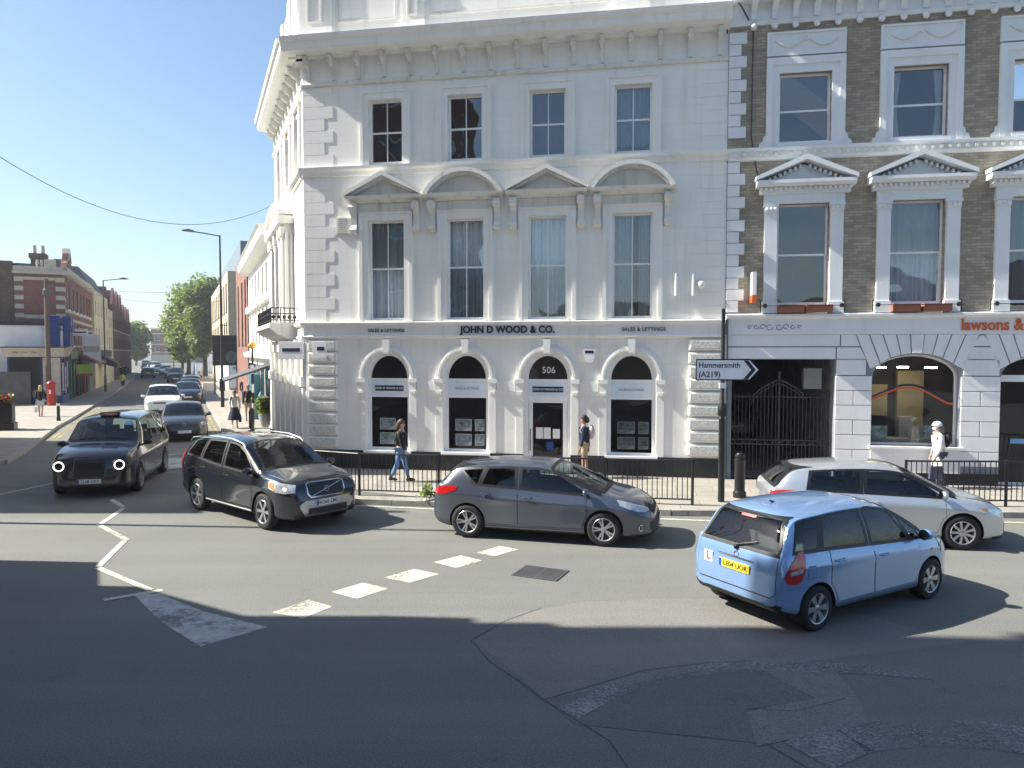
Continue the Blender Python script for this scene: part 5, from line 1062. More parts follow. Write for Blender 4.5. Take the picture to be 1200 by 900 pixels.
def car(name, label, spec, pm, loc, head, lod=1, plate=None, plate_rear=None, group=None, style=None, cat='car', steer=0):
    S = SPECS[spec]; top, hwf, bot = pchip(S['top']), pchip(S['hw']), pchip(S['bot']); bl = pchip(S['belt'])
    x0, x1 = S['top'][0][0], S['top'][-1][0]; yawr = math.atan2(head[1], head[0])
    top0 = top; top = lambda x: (top0(x) if (x < x0+.3 or x > x1-.3) else sum(top0(x+d) for d in (-.08,-.04,0,.04,.08))/5)
    root = thing(name, label, cat, (loc[0], loc[1], .0), yawr, group)
    def belt(x): return min(bl(x), top(x)-.035)
    G_ = [(0,.90),(.05,.95),(.12,.988),(.17,.992),(.30,.985),(.5,.988),(.66,.994),(.76,1.0),(.80,.997),(.84,.978),(.93,.962),(1,.93)]
    NG, NR = (14, 20) if lod else (6, 8)
    def section(x):
        h, zb, zt, ze, w_ = top(x), bot(x), belt(x), 0, hwf(x); pts = [(0,zb),(w_*.6,zb),(w_*.86,zb)]
        for f, g in G_: pts.append((w_*g, zb+(zt-zb)*f + .01))
        H = h-zt; e = min(.075, .55*H); yb = w_*.93; ye = yb - S['tum']*max(0, H-e) - min(.03, H*.3) - S.get('rt',.05)*max(0, min(1, (-x-.9)/.9))**1.5*min(1,H*2.2); 
        for k in range(1, NG+1): t = k/NG; pts.append((yb+(ye-yb)*t + .018*math.sin(math.pi*t)*min(1,H*2), zt+.01+(h-e-zt-.01)*t))
        for k in range(1, NR+1): t = k/NR; q = 1-t; pts.append((ye*q if t < 1 else 0, h - e*q**2.6))
        return pts
    n = 130 if lod else 44; V = []; xs = []
    for k in range(n+1):
        t = k/n; t = t + .10*math.sin(-2*math.pi*t)*-.0; s_ = .5-.5*math.cos(math.pi*t); t = .45*s_+.55*t; xs.append(x0+(x1-x0)*t)
    secs = [section(x) for x in xs]; m = len(secs[0])
    Vv = []; F = []
    for x, s_ in zip(xs, secs):
        for y, z in s_: Vv.append((x,y,z))
        for y, z in s_[1:-1]: Vv.append((x,-y,z))
    per = 2*m-2
    def idx(i, j):   # j around: 0..m-1 left side up, then right side down
        j %= per
        return i*per + (j if j < m else m + (per-j) - 1)
    for i in range(n):
        for j in range(per): F.append((idx(i,j), idx(i,j+1), idx(i+1,j+1), idx(i+1,j)))
    F.append([idx(0,j) for j in range(per)]); F.append([idx(n,j) for j in range(per)][::-1])
    bvh = BVHTree.FromPolygons([Vector(v) for v in Vv], [tuple(f) for f in F])
    me = bpy.data.meshes.new('body'); me.from_pydata(Vv, [], F); me.materials.append(pm); me.materials.append(BPL)
    bm = bmesh.new(); bm.from_mesh(me); bmesh.ops.recalc_face_normals(bm, faces=bm.faces); bm.to_mesh(me); bm.free()
    body = bpy.data.objects.new('body', me); COL.objects.link(body)
    wr = S['wr']; xa = (S['wb']/2+S['off'], -S['wb']/2+S['off']); ar = wr*1.13
    cut = MB()
    for xw in xa:
        for sg in (-1, 1): cut.lathe([(ar, min(sg*.52,sg*1.3)),(ar, max(sg*.52,sg*1.3))], (xw,0,wr*1.02), 'y', 40)
    co = cut.build('cut', BPL); bo = body.modifiers.new('b', 'BOOLEAN'); bo.object = co; bo.operation = 'DIFFERENCE'; bo.solver = 'EXACT'
    bpy.context.view_layer.update(); me2 = bpy.data.meshes.new_from_object(body.evaluated_get(bpy.context.evaluated_depsgraph_get()))
    body.modifiers.clear(); body.data = me2; bpy.data.objects.remove(co)
    if len(me2.materials) < 2: me2.materials.append(BPL)
    for p in me2.polygons:
        c = p.center; p.material_index = 0
        for xw in xa:
            if math.hypot(c.x-xw, c.z-wr*1.02) < ar+.004 and abs(c.y) < S['W']/2 - .012 and (abs(p.normal.z)+abs(p.normal.x) > .5 or abs(c.y) < .6): p.material_index = 1
        if c.z < bot(c.x)+.06: p.material_index = 1
    me2.shade_smooth(); me2.set_sharp_from_angle(angle=R(32)); body.parent = root
    # ---- surface patches
    def cast(kind, h, v, s_=1):
        if kind == 'S': o, d = Vector((h, s_*3, v)), Vector((0,-s_,0))
        elif kind == 'F': o, d = Vector((6,h,v)), Vector((-1,0,0))
        elif kind == 'B': o, d = Vector((-6,h,v)), Vector((1,0,0))
        elif kind == 'T': o, d = Vector((v,h,4)), Vector((0,0,-1))
        elif kind == 'FC': a = R(38)*s_; o = Vector((x1-.35,s_*(hwf(x1-.35)-.1),v)) + Vector((math.cos(a),math.sin(a),0))*3 + Vector((-math.sin(a),math.cos(a),0))*h*s_; d = Vector((-math.cos(a),-math.sin(a),0))
        elif kind == 'BC': a = R(180-42)*s_; o = Vector((x0+.3,s_*(hwf(x0+.3)-.08),v)) + Vector((math.cos(a),math.sin(a),0))*3 + Vector((math.sin(a),-math.cos(a),0))*h*s_; d = Vector((-math.cos(a),-math.sin(a),0))
        l, nn, i_, ds_ = bvh.ray_cast(o, d)
        if l is None: return None
        if nn.dot(d) > 0: nn = -nn
        return l, nn
    def surf(kind, grid, off, name, mt, parent=body, s_=1, smooth=True):
        mb = MB(); I = []
        for row in grid:
            r_ = []
            for h, v in row:
                q = cast(kind, h, v, s_)
                r_.append(None if q is None else mb.v(q[0]+q[1]*off))
            I.append(r_)
        for i in range(len(I)-1):
            for j in range(len(I[0])-1):
                f = (I[i][j], I[i+1][j], I[i+1][j+1], I[i][j+1])
                if None not in f: mb.F.append(list(f)); mb.M.append(0)
        if not mb.F: return None
        return mb.build(name, mt, parent, smooth=60)
    def colgrid(cols, nu=14, nv=6):
        hs = [c[0] for c in cols]; H = sorted(set([hs[0]+(hs[-1]-hs[0])*k/nu for k in range(nu+1)] + hs)); out = []
        for h in H:
            for a, b in zip(cols, cols[1:]):
                if a[0]-1e-9 <= h <= b[0]+1e-9:
                    t = (h-a[0])/max(1e-6,(b[0]-a[0])); lo, hi = a[1]+(b[1]-a[1])*t, a[2]+(b[2]-a[2])*t; break
            out.append([(h, lo+(hi-lo)*j/nv) for j in range(nv+1)])
        return out
    def zedge(x): H = top(x)-belt(x); return top(x)-min(.075,.55*H)
    def wgrid(l0, l1, grow=0, nu=12, nv=6):
        g = []
        for i in range(nu+1):
            s_ = i/nu; xb = l0[0]-grow + (l1[0]-l0[0]+2*grow)*s_; xt = l0[1]-grow + (l1[1]-l0[1]+2*grow)*s_; zb, zt = belt(xb)+.035-grow*.8, zedge(xt)-.035+grow*.6
            g.append([(xb+(xt-xb)*j/nv, zb+(zt-zb)*j/nv) for j in range(nv+1)])
        return g
    W_ = S['win']; GL_ = CGT if lod else CGL
    def outline(g): n_, m_ = len(g), len(g[0]); return [g[i][0] for i in range(n_)] + [g[-1][j] for j in range(1, m_)] + [g[i][-1] for i in range(n_-2, -1, -1)] + [g[0][j] for j in range(m_-2, 0, -1)]
    def ringp(kind, go, gi, off, nm, s_=1):
        A, B = outline(go), outline(gi); mb = MB(); I = []
        for k in range(len(A)):
            row = []
            for t in (0, .2, .4, .6, .8, 1):
                h, v = A[k][0]+(B[k][0]-A[k][0])*t, A[k][1]+(B[k][1]-A[k][1])*t; q = cast(kind, h, v, s_); row.append(None if q is None else mb.v(q[0]+q[1]*off))
            I.append(row)
        for k in range(len(I)):
            for j in range(5):
                f = (I[k][j], I[(k+1) % len(I)][j], I[(k+1) % len(I)][j+1], I[k][j+1])
                if None not in f and len(set(f)) == 4: mb.F.append(list(f)); mb.M.append(0)
        return mb.build(nm, RUBR, body, smooth=60)
    def inside(p, poly):
        r = False; j = len(poly)-1
        for i in range(len(poly)):
            (xi, yi), (xj, yj) = poly[i], poly[j]
            if (yi > p[1]) != (yj > p[1]) and p[0] < (xj-xi)*(p[1]-yi)/(yj-yi)+xi: r = not r
            j = i
        return r
    for s_ in (-1, 1):
        if lod:
            for k_, wi in enumerate(W_):
                ringp('S', wgrid(wi[0], wi[1], .04), wgrid(wi[0], wi[1], -.02), .004+.0006*k_, 'window_surround', s_); surf('S', wgrid(wi[0], wi[1], .004), .007 if False else .002, 'side_window', GL_, body, s_)
        else:
            surf('S', wgrid(W_[0][0], W_[-1][1], .025, 30, 8), .004, 'window_surround', CGL2, body, s_)
            for wi in W_: surf('S', wgrid(wi[0], wi[1]), .008, 'side_window', CGL, body, s_)
        if lod:
            for di, (d0, d1) in enumerate(S['doors']):
                def dg(g_):
                    out = []
                    for i in range(31):
                        t = i/30; xb = d0[0]-g_+(d1[0]-d0[0]+2*g_)*t; xt = d0[1]-g_+(d1[1]-d0[1]+2*g_)*t; zb = bot(0)+.14-g_
                        for xw in xa:
                            dd = (ar+.045-g_)**2-(xb-xw)**2
                            if dd > 0: zb = max(zb, wr*1.02+math.sqrt(dd))
                        zt = belt(xt)+.008+g_*.0
                        out.append([(xb+(xt-xb)*max(0,(j/8-.4))/.6*1.0, zb+(zt-zb)*j/8) for j in range(9)])
                    return out
                surf('S', dg(.007), .0015, 'door_seam', INK, body, s_); dr_ = surf('S', dg(0), .0045, 'door', pm, body, s_)
                hx = d0[1]+.1 if di == 0 and len(S['doors']) > 1 or len(S['doors']) == 1 else d0[1]+.12
                q = cast('S', hx+.06, belt(hx)-.12, s_)
                if q and dr_:
                    mb = MB(); mb.tube([q[0]+Vector((-.09,s_*.01,-.0)), q[0]+Vector((-.06,s_*.035,0)), q[0]+Vector((.06,s_*.035,.003)), q[0]+Vector((.09,s_*.01,.003))], .013, 6); mb.build('handle', CHROME if style in ('xc','taxi') else pm, dr_)
            mb = MB(); q = [cast('S', x, bot(0)+.07, s_) for x in (xa[1]+ar+.02, 0, xa[0]-ar-.02)]
            if all(q): mb.tube([c[0]+Vector((0,s_*.004,0)) for c in q], .022, 6); mb.build('sill_trim', ALLOY if style == 'xc' else BPL, body)
            lx = W_[-1][1][0]-.08; q = cast('S', lx, belt(lx)+.06, s_)
            if q:
                c = q[0]+Vector((.02, s_*.14, .04)); mb = MB(); mb.ball(c, .1, 14, 8, .62, 1.05, .72); mi = mb.build('mirror', BPL if style in ('taxi',) else pm, body, smooth=80); mb = MB(); mb.tube([q[0]-Vector((0,s_*.03,.03)), c-Vector((0,s_*.05,.05))], .022, 6); mb.build('mirror_arm', BPL, mi)
                mb = MB(); mb.lathe([(0,-.062),(.075,-.062)], c, 'x', 14); mb.build('mirror_glass', CGL2, mi)
        for xw in xa: wheel(root, xw, s_*(S['W']/2-.115), wr, s_, S, lod)
    wt, wb_ = S['ws'][1], S['ws'][0]; hw_t = lambda x: (hwf(x)*.93 - S['tum']*(top(x)-belt(x)-.07))
    def wsg(g_):
        g = []
        for i in range(19):
            q = -1+2*i/18; row = []
            for j in range(11):
                x = (wb_+g_)+((wt-g_)-(wb_+g_))*j/10; yw = max(.3, hw_t(x)-.045+g_) ; row.append((q*yw, x - .10*q*q*(1-j/10)*1.0 + .0))
            g.append(row)
        return g
    if lod: ringp('T', wsg(.045), wsg(-.025), .005, 'windscreen_surround'); wsn = surf('T', wsg(.004), .002, 'windscreen', GL_, body)
    else: surf('T', wsg(.03), .004, 'windscreen_surround', CGL2, body); wsn = surf('T', wsg(0), .008, 'windscreen', CGL, body)
    # rear window from behind
    zt = top(x0+.62)-.12 if spec != 'taxi' else 1.66; zb = bl(x0+.1)+.06; rwy = hwf(x0+.25)*.80
    if style == 'jazz': zb, zt, rwy = 1.0, 1.395, .645
    if spec == 'golf': zb, zt = 1.05, 1.36
    if spec == 'auris': zb, zt = 1.08, 1.34
    if spec == 'xc': zb, zt = 1.24, 1.56
    gr = lambda g_: [[(q/10*(rwy+g_-.13*(j/8)*1.0), zb-g_+(zt-zb+2*g_)*j/8) for j in range(9)] for q in range(-10, 11)]
    if lod: ringp('B', gr(.03), gr(-.015), .008, 'rear_window_surround'); surf('B', gr(.004), .002, 'rear_window', GL_, body)
    else: surf('B', gr(.025), .004, 'rear_window_surround', CGL2, body); surf('B', gr(0), .008, 'rear_window', CGL, body)
    if lod:
        polys = [outline(wgrid(w_[0], w_[1])) for w_ in W_]; pw = outline(wsg(0)); pr = outline(gr(0))
        bm = bmesh.new(); bm.from_mesh(me2); bad = set()
        for v in bm.verts:
            c = v.co
            if c.z < bl(c.x)-.05: continue
            if abs(c.y) > .35 and any(inside((c.x, c.z), p) for p in polys) and abs(v.normal.y) > .45: bad.add(v)
            elif v.normal.z > .25 and inside((c.y, c.x), pw): bad.add(v)
            elif c.x < x0+.75 and v.normal.x < -.15 and inside((c.y, c.z), pr): bad.add(v)
        bmesh.ops.delete(bm, geom=[f for f in bm.faces if sum(v in bad for v in f.verts)*2 >= len(f.verts)], context='FACES'); bm.to_mesh(me2); bm.free()
        me2.shade_smooth(); me2.set_sharp_from_angle(angle=R(32))
        hb = bl(0); mb = MB(); mb.box(x0+.35, x1-.9, -hwf(0)*.86, hwf(0)*.86, .3, .42); mb.box(S['ws'][0]-.35, S['ws'][0]+.12, -hwf(0)*.86, hwf(0)*.86, .42, hb-.06); mb.box(x0+.3, x0+.6, -hwf(x0+.4)*.85, hwf(x0+.4)*.85, .42, hb-.04); mb.build('cabin', BPL, root)
        sm = mat('seat_cloth', (.11,.11,.115), .9); rx = xa[1]+.35; fx = .0 if spec != 'taxi' else .35
        for sx, sy in ((fx,.36),(fx,-.36),(rx,.36),(rx,-.36),(rx,0)):
            if sy == 0 or sx == rx: ww = .22
            else: ww = .25
            mb = MB(); mb.prism([(sx-.30,.42),(sx+.22,.42),(sx+.24,.56),(sx-.1,.54),(sx-.27,hb+.14),(sx-.36,hb+.14)], 'y', sy-ww, sy+ww); mb.prism([(sx-.35,hb+.17),(sx-.27,hb+.17),(sx-.27,hb+.34),(sx-.33,hb+.34)], 'y', sy-.12, sy+.12); mb.box(sx-.32,sx-.30,sy-.05,sy+.05,hb+.1,hb+.2); mb.build('seat', sm, root, bevel=.02)
        mb = MB(); sx = S['ws'][0]-.52; mb.lathe([(.17,-.012),(.19,0),(.17,.012)], (0,0,0), 'x', 20, closed=True); mb.box(-.01,.01,-.17,.17,-.02,.02); mb.build('steering_wheel', BPL, root, loc=(sx,-.36,hb+.0), rot=(0,R(-25),0))
    def F_(nm, cols, mt, off=.006, par=body, k='F', s_=1, nu=14, nv=6): return surf(k, colgrid(cols, nu, nv), off, nm, mt, par, s_)
    def sym(nm, cols, mt, off=.006, k='F', par=body):
        r_ = []
        for s_ in (1, -1):
            cc = [(s_*c[0], c[1], c[2]) for c in cols]; cc = cc if s_ > 0 else cc[::-1]
            r_.append(F_(nm, cc, mt, off, par, k))
        return r_
    def platef(txt, z, rear, m_, wd=.52):
        q = cast('B' if rear else 'F', 0, z)
        if not q: return
        mb = MB(); sg = -1 if rear else 1; px = q[0].x + sg*.012; mb.box(min(px,px+sg*.012), max(px,px+sg*.012), -wd/2, wd/2, z-.056, z+.056); p = mb.build('number_plate', m_, body, bevel=.004)
        if lod: mb = MB(); mb.box(min(px+sg*.012,px+sg*.0135), max(px+sg*.012,px+sg*.0135), (.21 if rear else -.255), (.255 if rear else -.21), z-.05, z+.05) if False else mb.box(min(px+sg*.012,px+sg*.0135), max(px+sg*.012,px+sg*.0135), (wd/2-.045 if rear else -wd/2+.002), (wd/2-.002 if rear else -wd/2+.045), z-.05, z+.05); mb.build('plate_band', PNAVY, p)
        if txt: text(txt, 'lettering', .094, INK, p, (px+sg*.0142, (-.02 if rear else .02), z-.002), (R(90),0,R(-90) if rear else R(90)), ext=.0008, bold=.0012, sx=1.0)
    def ring(nm, c, r0, r1, mt, ax='x', dz=.02, n=24):
        mb = MB(); mb.lathe([(r0,0),(r1,0),(r1,dz),(r0,dz)], c, ax, n, closed=True); return mb.build(nm, mt, body)
    # corner lamps
    def FC(nm, cols, mt, off=.006):
        for s_ in (1, -1): F_(nm, cols, mt, off, body, 'FC', s_)
    def BC(nm, cols, mt, off=.006):
        for s_ in (1, -1): F_(nm, cols, mt, off, body, 'BC', s_)
    if style == 'jazz':
        F_('tailgate_seam', [(-.67,.52,.99),(-.6,.47,1.0),(.6,.47,1.0),(.67,.52,.99)], INK, .0015, k='B'); F_('tailgate', [(-.663,.527,.985),(-.595,.477,.992),(.595,.477,.992),(.663,.527,.985)], pm, .0045, k='B')
        BC('tail_light', [(-.14,.74,.76),(-.10,.68,.84),(-.03,.655,.96),(.03,.66,1.04),(.08,.70,1.05),(.12,.84,.96)], REDL, .008); BC('lamp_lens', [(-.07,.775,.825),(.085,.80,.85)], CLEARL, .012)
        F_('number_plate_recess', [(-.34,.66,.82),(.34,.66,.82)], pm, .006, k='B'); platef('LE04 UOR', .735, True, YPL)
        q = cast('B', .47, .76); mb = MB(); v0 = q[0]+Vector((-.014,0,0)); 
        mb.box(v0.x-.001,v0.x,v0.y-.075,v0.y+.075,.685,.835); lp = mb.build('learner_plate', SIGNW, body); text('L', 'lettering', .15, REDG, lp, (v0.x-.003,v0.y,.76), (R(90),0,R(-90)), ext=.0005, bold=.006)
        q = cast('B', 0, .89); ring('badge', (q[0].x-.012,0,.89), .03, .045, CHROME)
        mb = MB(); mb.tube([(-1.80,.03,1.0),(-1.79,-.12,1.05),(-1.75,-.3,1.1)], .011, 6); mb.tube([(-1.8,.03,.99),(-1.82,.0,.97)], .03, 8); mb.build('rear_wiper', BPL, body)
        F_('bumper_slot', [(-.5,.33,.37),(.5,.33,.37)], BPL, .006, k='B')
        mb = MB(); q = cast('T',0,-1.1); mb.tube([(-1.1,.0,1.5),(-1.2,.0,1.53)], .012); mb.build('aerial', BPL, body)
        F_('high_brake_light', [(-.12,1.355,1.38),(.12,1.355,1.38)], REDG, .012, k='B')
        for s_ in (1,-1): F_('side_repeater', [(1.2,.72,.75),(1.27,.72,.75)], AMB, .006, k='S', s_=s_)
        for s_ in (1,-1): F_('fuel_flap', [(-1.42,.73,.87),(-1.26,.73,.87)], pm, .003, k='S', s_=s_) if False else None
        FC('headlight', [(-.2,.68,.76),(0,.62,.84),(.2,.66,.9)], CLEARL, .008)
        F_('bumper_seam', [(-.70,.462,.47),(.70,.462,.47)], INK, .003, k='B'); F_('tailgate_handle', [(-.3,.835,.855),(.3,.835,.855)], CHROME, .012, k='B')
        for s_ in (1,-1): F_('bumper_seam', [(-1.75,.60,.606),(-1.62,.60,.606)], INK, .003, k='S', s_=s_); F_('side_crease', [(-1.0,.47,.476),(.85,.45,.456)], INK, .006, k='S', s_=s_) if False else None
        F_('fuel_flap_seam', [(-1.42,.70,.86),(-1.28,.70,.86)], INK, .0015, k='S', s_=-1); F_('fuel_flap', [(-1.414,.706,.854),(-1.286,.706,.854)], pm, .004, k='S', s_=-1)
    elif style == 'auris':
        FC('headlight', [(-.26,.665,.69),(-.1,.64,.74),(.1,.66,.80),(.3,.76,.86)], CLEARL, .008); FC('headlamp_bulb', [(-.05,.685,.71),(.0,.685,.71)], CHROME, .012)
        F_('grille', [(-.5,.64,.70),(0,.61,.68),(.5,.64,.70)], BPL, .006); F_('chrome_bar', [(-.52,.695,.72),(0,.66,.695),(.52,.695,.72)], CHROME, .01); F_('intake', [(-.6,.30,.44),(-.4,.24,.52),(.4,.24,.52),(.6,.30,.44)], BPL, .006); platef('', .42, False, WPL)
        for s_ in (1,-1):
            q = cast('FC', .0, .36, s_); a_ = R(38)*s_; mb = MB(); mb.lathe([(.045,0),(.06,0),(.06,.015),(.045,.015)], (0,0,0), 'x', 18, closed=True); mb.build('fog_lamp_ring', CHROME, body, loc=q[0]+q[1]*.002, rot=a_); mb = MB(); mb.lathe([(0,.004),(.045,.004)], (0,0,0), 'x', 14); mb.build('fog_lamp', CGL, body, loc=q[0]+q[1]*.002, rot=a_)
        BC('tail_light', [(-.2,.84,.90),(-.08,.81,.95),(.06,.83,.98),(.2,.91,.97)], REDL, .008); platef('', .78, True, YPL)
        for s_ in (1,-1): F_('belt_highlight', [(-1.1,.0,.0),(-1.0,.0,.0)], pm, .0) if False else None
    elif style == 'xc':
        FC('headlight', [(-.24,.80,.93),(-.05,.78,.96),(.15,.80,.99),(.30,.86,.98)], CLEARL, .01); FC('indicator', [(.17,.815,.97),(.29,.87,.965)], AMB, .014); FC('headlamp_bulb', [(-.07,.84,.89),(-.01,.84,.89)], LIT, .014)
        F_('grille_frame', [(-.44,.74,.93),(-.36,.66,.96),(.36,.66,.96),(.44,.74,.93)], CHROME, .006); F_('grille', [(-.41,.75,.92),(-.34,.685,.94),(.34,.685,.94),(.41,.75,.92)], BPL, .014)
        mb = MB(); P = [cast('F', -.36+.72*t/6, .70+.22*t/6) for t in range(7)]; mb.tube([c[0]+Vector((.02,0,0)) for c in P if c], .012, 6); mb.build('diagonal_bar', CHROME, body)
        q = cast('F', 0, .81); ring('badge', (q[0].x+.015,0,.81), .045, .065, CHROME)
        F_('skid_plate', [(-.62,.50,.56),(-.5,.30,.62),(.5,.30,.62),(.62,.50,.56)], ALLOY, .008); F_('intake', [(-.45,.36,.47),(.45,.36,.47)], BPL, .014); platef('RO60 ZMZ', .555, False, WPL)
        for s_ in (1,-1):
            F_('lower_cladding', [(xa[1]+ar,.28,.38),(xa[0]-ar,.28,.38)], BPL, .006, k='S', s_=s_)
            mb = MB(); P = [(x, s_*(hw_t(x)-.03), zedge(x)+.05) for x in (-1.9,-1.4,-.8,-.2,.25)]; mb.tube([(P[0][0]-.1,P[0][1],P[0][2]-.07)]+P+[(.36,P[-1][1],P[-1][2]-.07)], .016, 6); mb.build('roof_rail', ALLOY, body)
            mb = MB(); mb.tube([cast('S', W_[0][0][0]+ (W_[-1][1][0]-W_[0][0][0])*t/14, belt(W_[0][0][0]+(W_[-1][1][0]-W_[0][0][0])*t/14)+.012, s_)[0]+Vector((0,s_*.006,0)) for t in range(15)], .009, 5); mb.build('window_trim', CHROME, body)
        BC('tail_light', [(-.06,.85,1.2),(.03,.85,1.35)], REDL, .01)
    elif style == 'golf':
        BC('tail_light', [(-.2,.83,.96),(0,.80,.99),(.25,.86,.98)], REDL, .01); platef('', .52, True, YPL); FC('headlight', [(-.2,.62,.73),(0,.62,.77),(.26,.70,.80)], CLEARL, .008)
        F_('grille', [(-.5,.64,.69),(.5,.64,.69)], BPL, .006); F_('intake', [(-.55,.26,.46),(.55,.26,.46)], BPL, .006); platef('', .40, False, WPL); q = cast('F', 0, .68); ring('badge', (q[0].x+.01,0,.69), .04, .06, CHROME)
        FC('indicator', [(.16,.69,.75),(.24,.72,.77)], AMB, .012)
        mb = MB(); q = cast('S', -1.35, .8, -1)
    elif style == 'taxi':
        for s_ in (1,-1):
            q = cast('F', s_*.66, .80); c = q[0]+Vector((.02,0,0))
            mb = MB(); mb.lathe([(.0,-.05),(.14,-.05),(.13,.01),(.0,.02)], c, 'x', 24); mb.build('headlight', CGL2, body, smooth=40); mb = MB(); mb.lathe([(.092,.0),(.122,.0),(.118,.03),(.095,.03)], c, 'x', 28, closed=True); mb.build('light_ring', LIT, body); mb = MB(); mb.lathe([(.16,-.08),(.175,-.03),(.14,.0),(.13,-.03)], c, 'x', 24, closed=True); mb.build('lamp_bezel', pm, body, smooth=50)
        F_('grille_frame', [(-.36,.50,.97),(.36,.50,.97)], ALLOYD, .006); F_('grille', [(-.33,.53,.94),(.33,.53,.94)], BPL, .014); mb = MB()
        for k in range(10): mb.box(x1-.02,x1+.006,-.3,.3,.555+k*.038,.565+k*.038)
        mb.build('grille_bars', BPL, body); platef('LL68 HXY', .42, False, WPL); F_('intake', [(-.8,.22,.30),(.8,.22,.30)], BPL, .006)
        mb = MB(); mb.box(.32,.46,-.24,.24,1.85,1.95); ts = mb.build('roof_sign', INK, body, bevel=.03); mb = MB(); mb.box(.461,.466,-.19,.19,1.87,1.935); tp_ = mb.build('sign_panel', TAXIO, ts); text('TAXI', 'lettering', .07, SIGNW, tp_, (.468,0,1.902), (R(90),0,R(90)), ext=.001, sx=1.3)
        F_('windscreen_sticker', [(.45,1.62,1.70),(.62,1.62,1.70)], LBLUE, .014); BC('tail_light', [(-.1,.8,1.3),(.1,.8,1.3)], REDL, .01)
    elif style == 'front' or style == 'rear':
        H = S['top'][-3][1]
        FC('headlight', [(-.2,H-.2,H-.08),(0,H-.2,H-.03),(.24,H-.1,H+.0)], CLEARL, .01); F_('grille', [(-.45,H-.17,H-.1),(.45,H-.17,H-.1)], BPL, .006); F_('intake', [(-.6,.26,.45),(.6,.26,.45)], BPL, .006); platef(plate or '', .47, False, WPL)
        BC('tail_light', [(-.15,.82,1.0),(.2,.84,1.02)], REDL, .01); platef('', .7, True, YPL)
    if lod:
        F_('bonnet_seam', [(-.6,0,0),(.6,0,0)], INK, .001, k='T') if False else None
        xb = S['ws'][0]+.03
        mb = MB()
        for s_ in (0, 1):
            P = [cast('T', (-.05 if s_ else .55)-(.5)*t/5, xb-.06-.02*t/5*(1)) for t in range(6)]; mb.tube([c[0]+Vector((0,0,.02)) for c in P if c], .009, 5)
        mb.build('wiper', BPL, wsn)
        g = []
        for s_ in (1,-1):
            P = [cast('T', s_*(hwf(x)*.80), x) for x in [xb+.1+(x1-.32-xb)*t/10 for t in range(11)]]
            mb = MB(); mb.tube([c[0]+Vector((0,0,-.001)) for c in P if c], .005, 4); mb.build('bonnet_seam', INK, body)
        mb = MB(); mb.box(-.9,.9,-.3,.3,.12,.3); mb.box(xa[0]-.04,xa[0]+.04,-.7,.7,wr-.04,wr+.04); mb.box(xa[1]-.04,xa[1]+.04,-.7,.7,wr-.04,wr+.04); mb.build('underside', BPL, root)
    return root
PB = paint('paint_light_blue', (.22,.36,.62), .4, .25); PG = paint('paint_grey', (.085,.10,.135), .45, .2); PN = paint('paint_blue_black', (.012,.018,.028), .35, .2); PS = paint('paint_silver', (.60,.63,.66), .65, .3); PK = paint('paint_black', (.006,.007,.010), 0, .2); PW = paint('paint_white', (.72,.73,.74), 0, .3); PD = paint('paint_dark_grey', (.05,.055,.06), .5, .3); PBL = paint('paint_dark_blue', (.015,.03,.08), .4, .3)
def place(p_r, p_f, side, S, name=None):
    pass
def pose(rear, front, spec, side):
    # rear and front contact points of the wheels on one side (side=+1: the car's left side) -> centre and heading
    S = SPECS[spec]; r_, f = Vector(rear), Vector(front); d = (f-r_).normalized(); mid = (r_+f)/2; left = Vector((-d.y, d.x)); hwt = S['W']/2-.03
    c = mid - left*hwt*side - d*S['off']; return (c.x, c.y), (d.x, d.y)
l, h = pose((3.87,9.25),(6.0,10.48),'jazz',-1); car('hatchback_car', 'light blue hatchback with red learner plate and yellow rear number plate, nearest the camera', 'jazz', PB, l, h, style='jazz', group='cars at the junction')
l, h = pose((-.9,13.99),(1.71,13.31),'auris',-1); car('hatchback_car', 'dark grey blue hatchback seen from the side in front of the estate agent', 'auris', PG, l, h, style='auris', group='cars at the junction')
l, h = pose((-7.01,16.42),(-5.01,14.67),'xc',-1); car('suv_car', 'blue black SUV with silver skid plate and plate RO60 ZMZ turning at the corner', 'xc', PN, l, h, style='xc', group='cars at the junction')
l, h = pose((5.5,13.48),(8.04,13.08),'golf',-1); car('hatchback_car', 'silver three door hatchback behind the light blue one, in front of the brick building', 'golf', PS, l, h, style='golf', group='cars at the junction')
l, h = pose((-10.23,21.72),(-9.48,18.76),'taxi',1); car('black_cab', 'black taxi cab with glowing ring headlights coming round the left of the junction', 'taxi', PK, l, h, style='taxi', group='cars at the junction', cat='taxi')
D_ = (.412,-.911); G = 'cars queuing in the side street'
def q_(px, Y): return ((px-600)/867*Y, Y)
car('hatchback_car', 'dark hatchback at the head of the parked queue, right behind the taxi', 'golf', PD, st(33.8,.2)[:2], D_, lod=1, style='golf', group=G)
car('suv_car', 'white SUV waiting behind the dark hatchback in the side street', 'xc', PW, st(46.0,-.75)[:2], D_, lod=1, style='front', group=G)
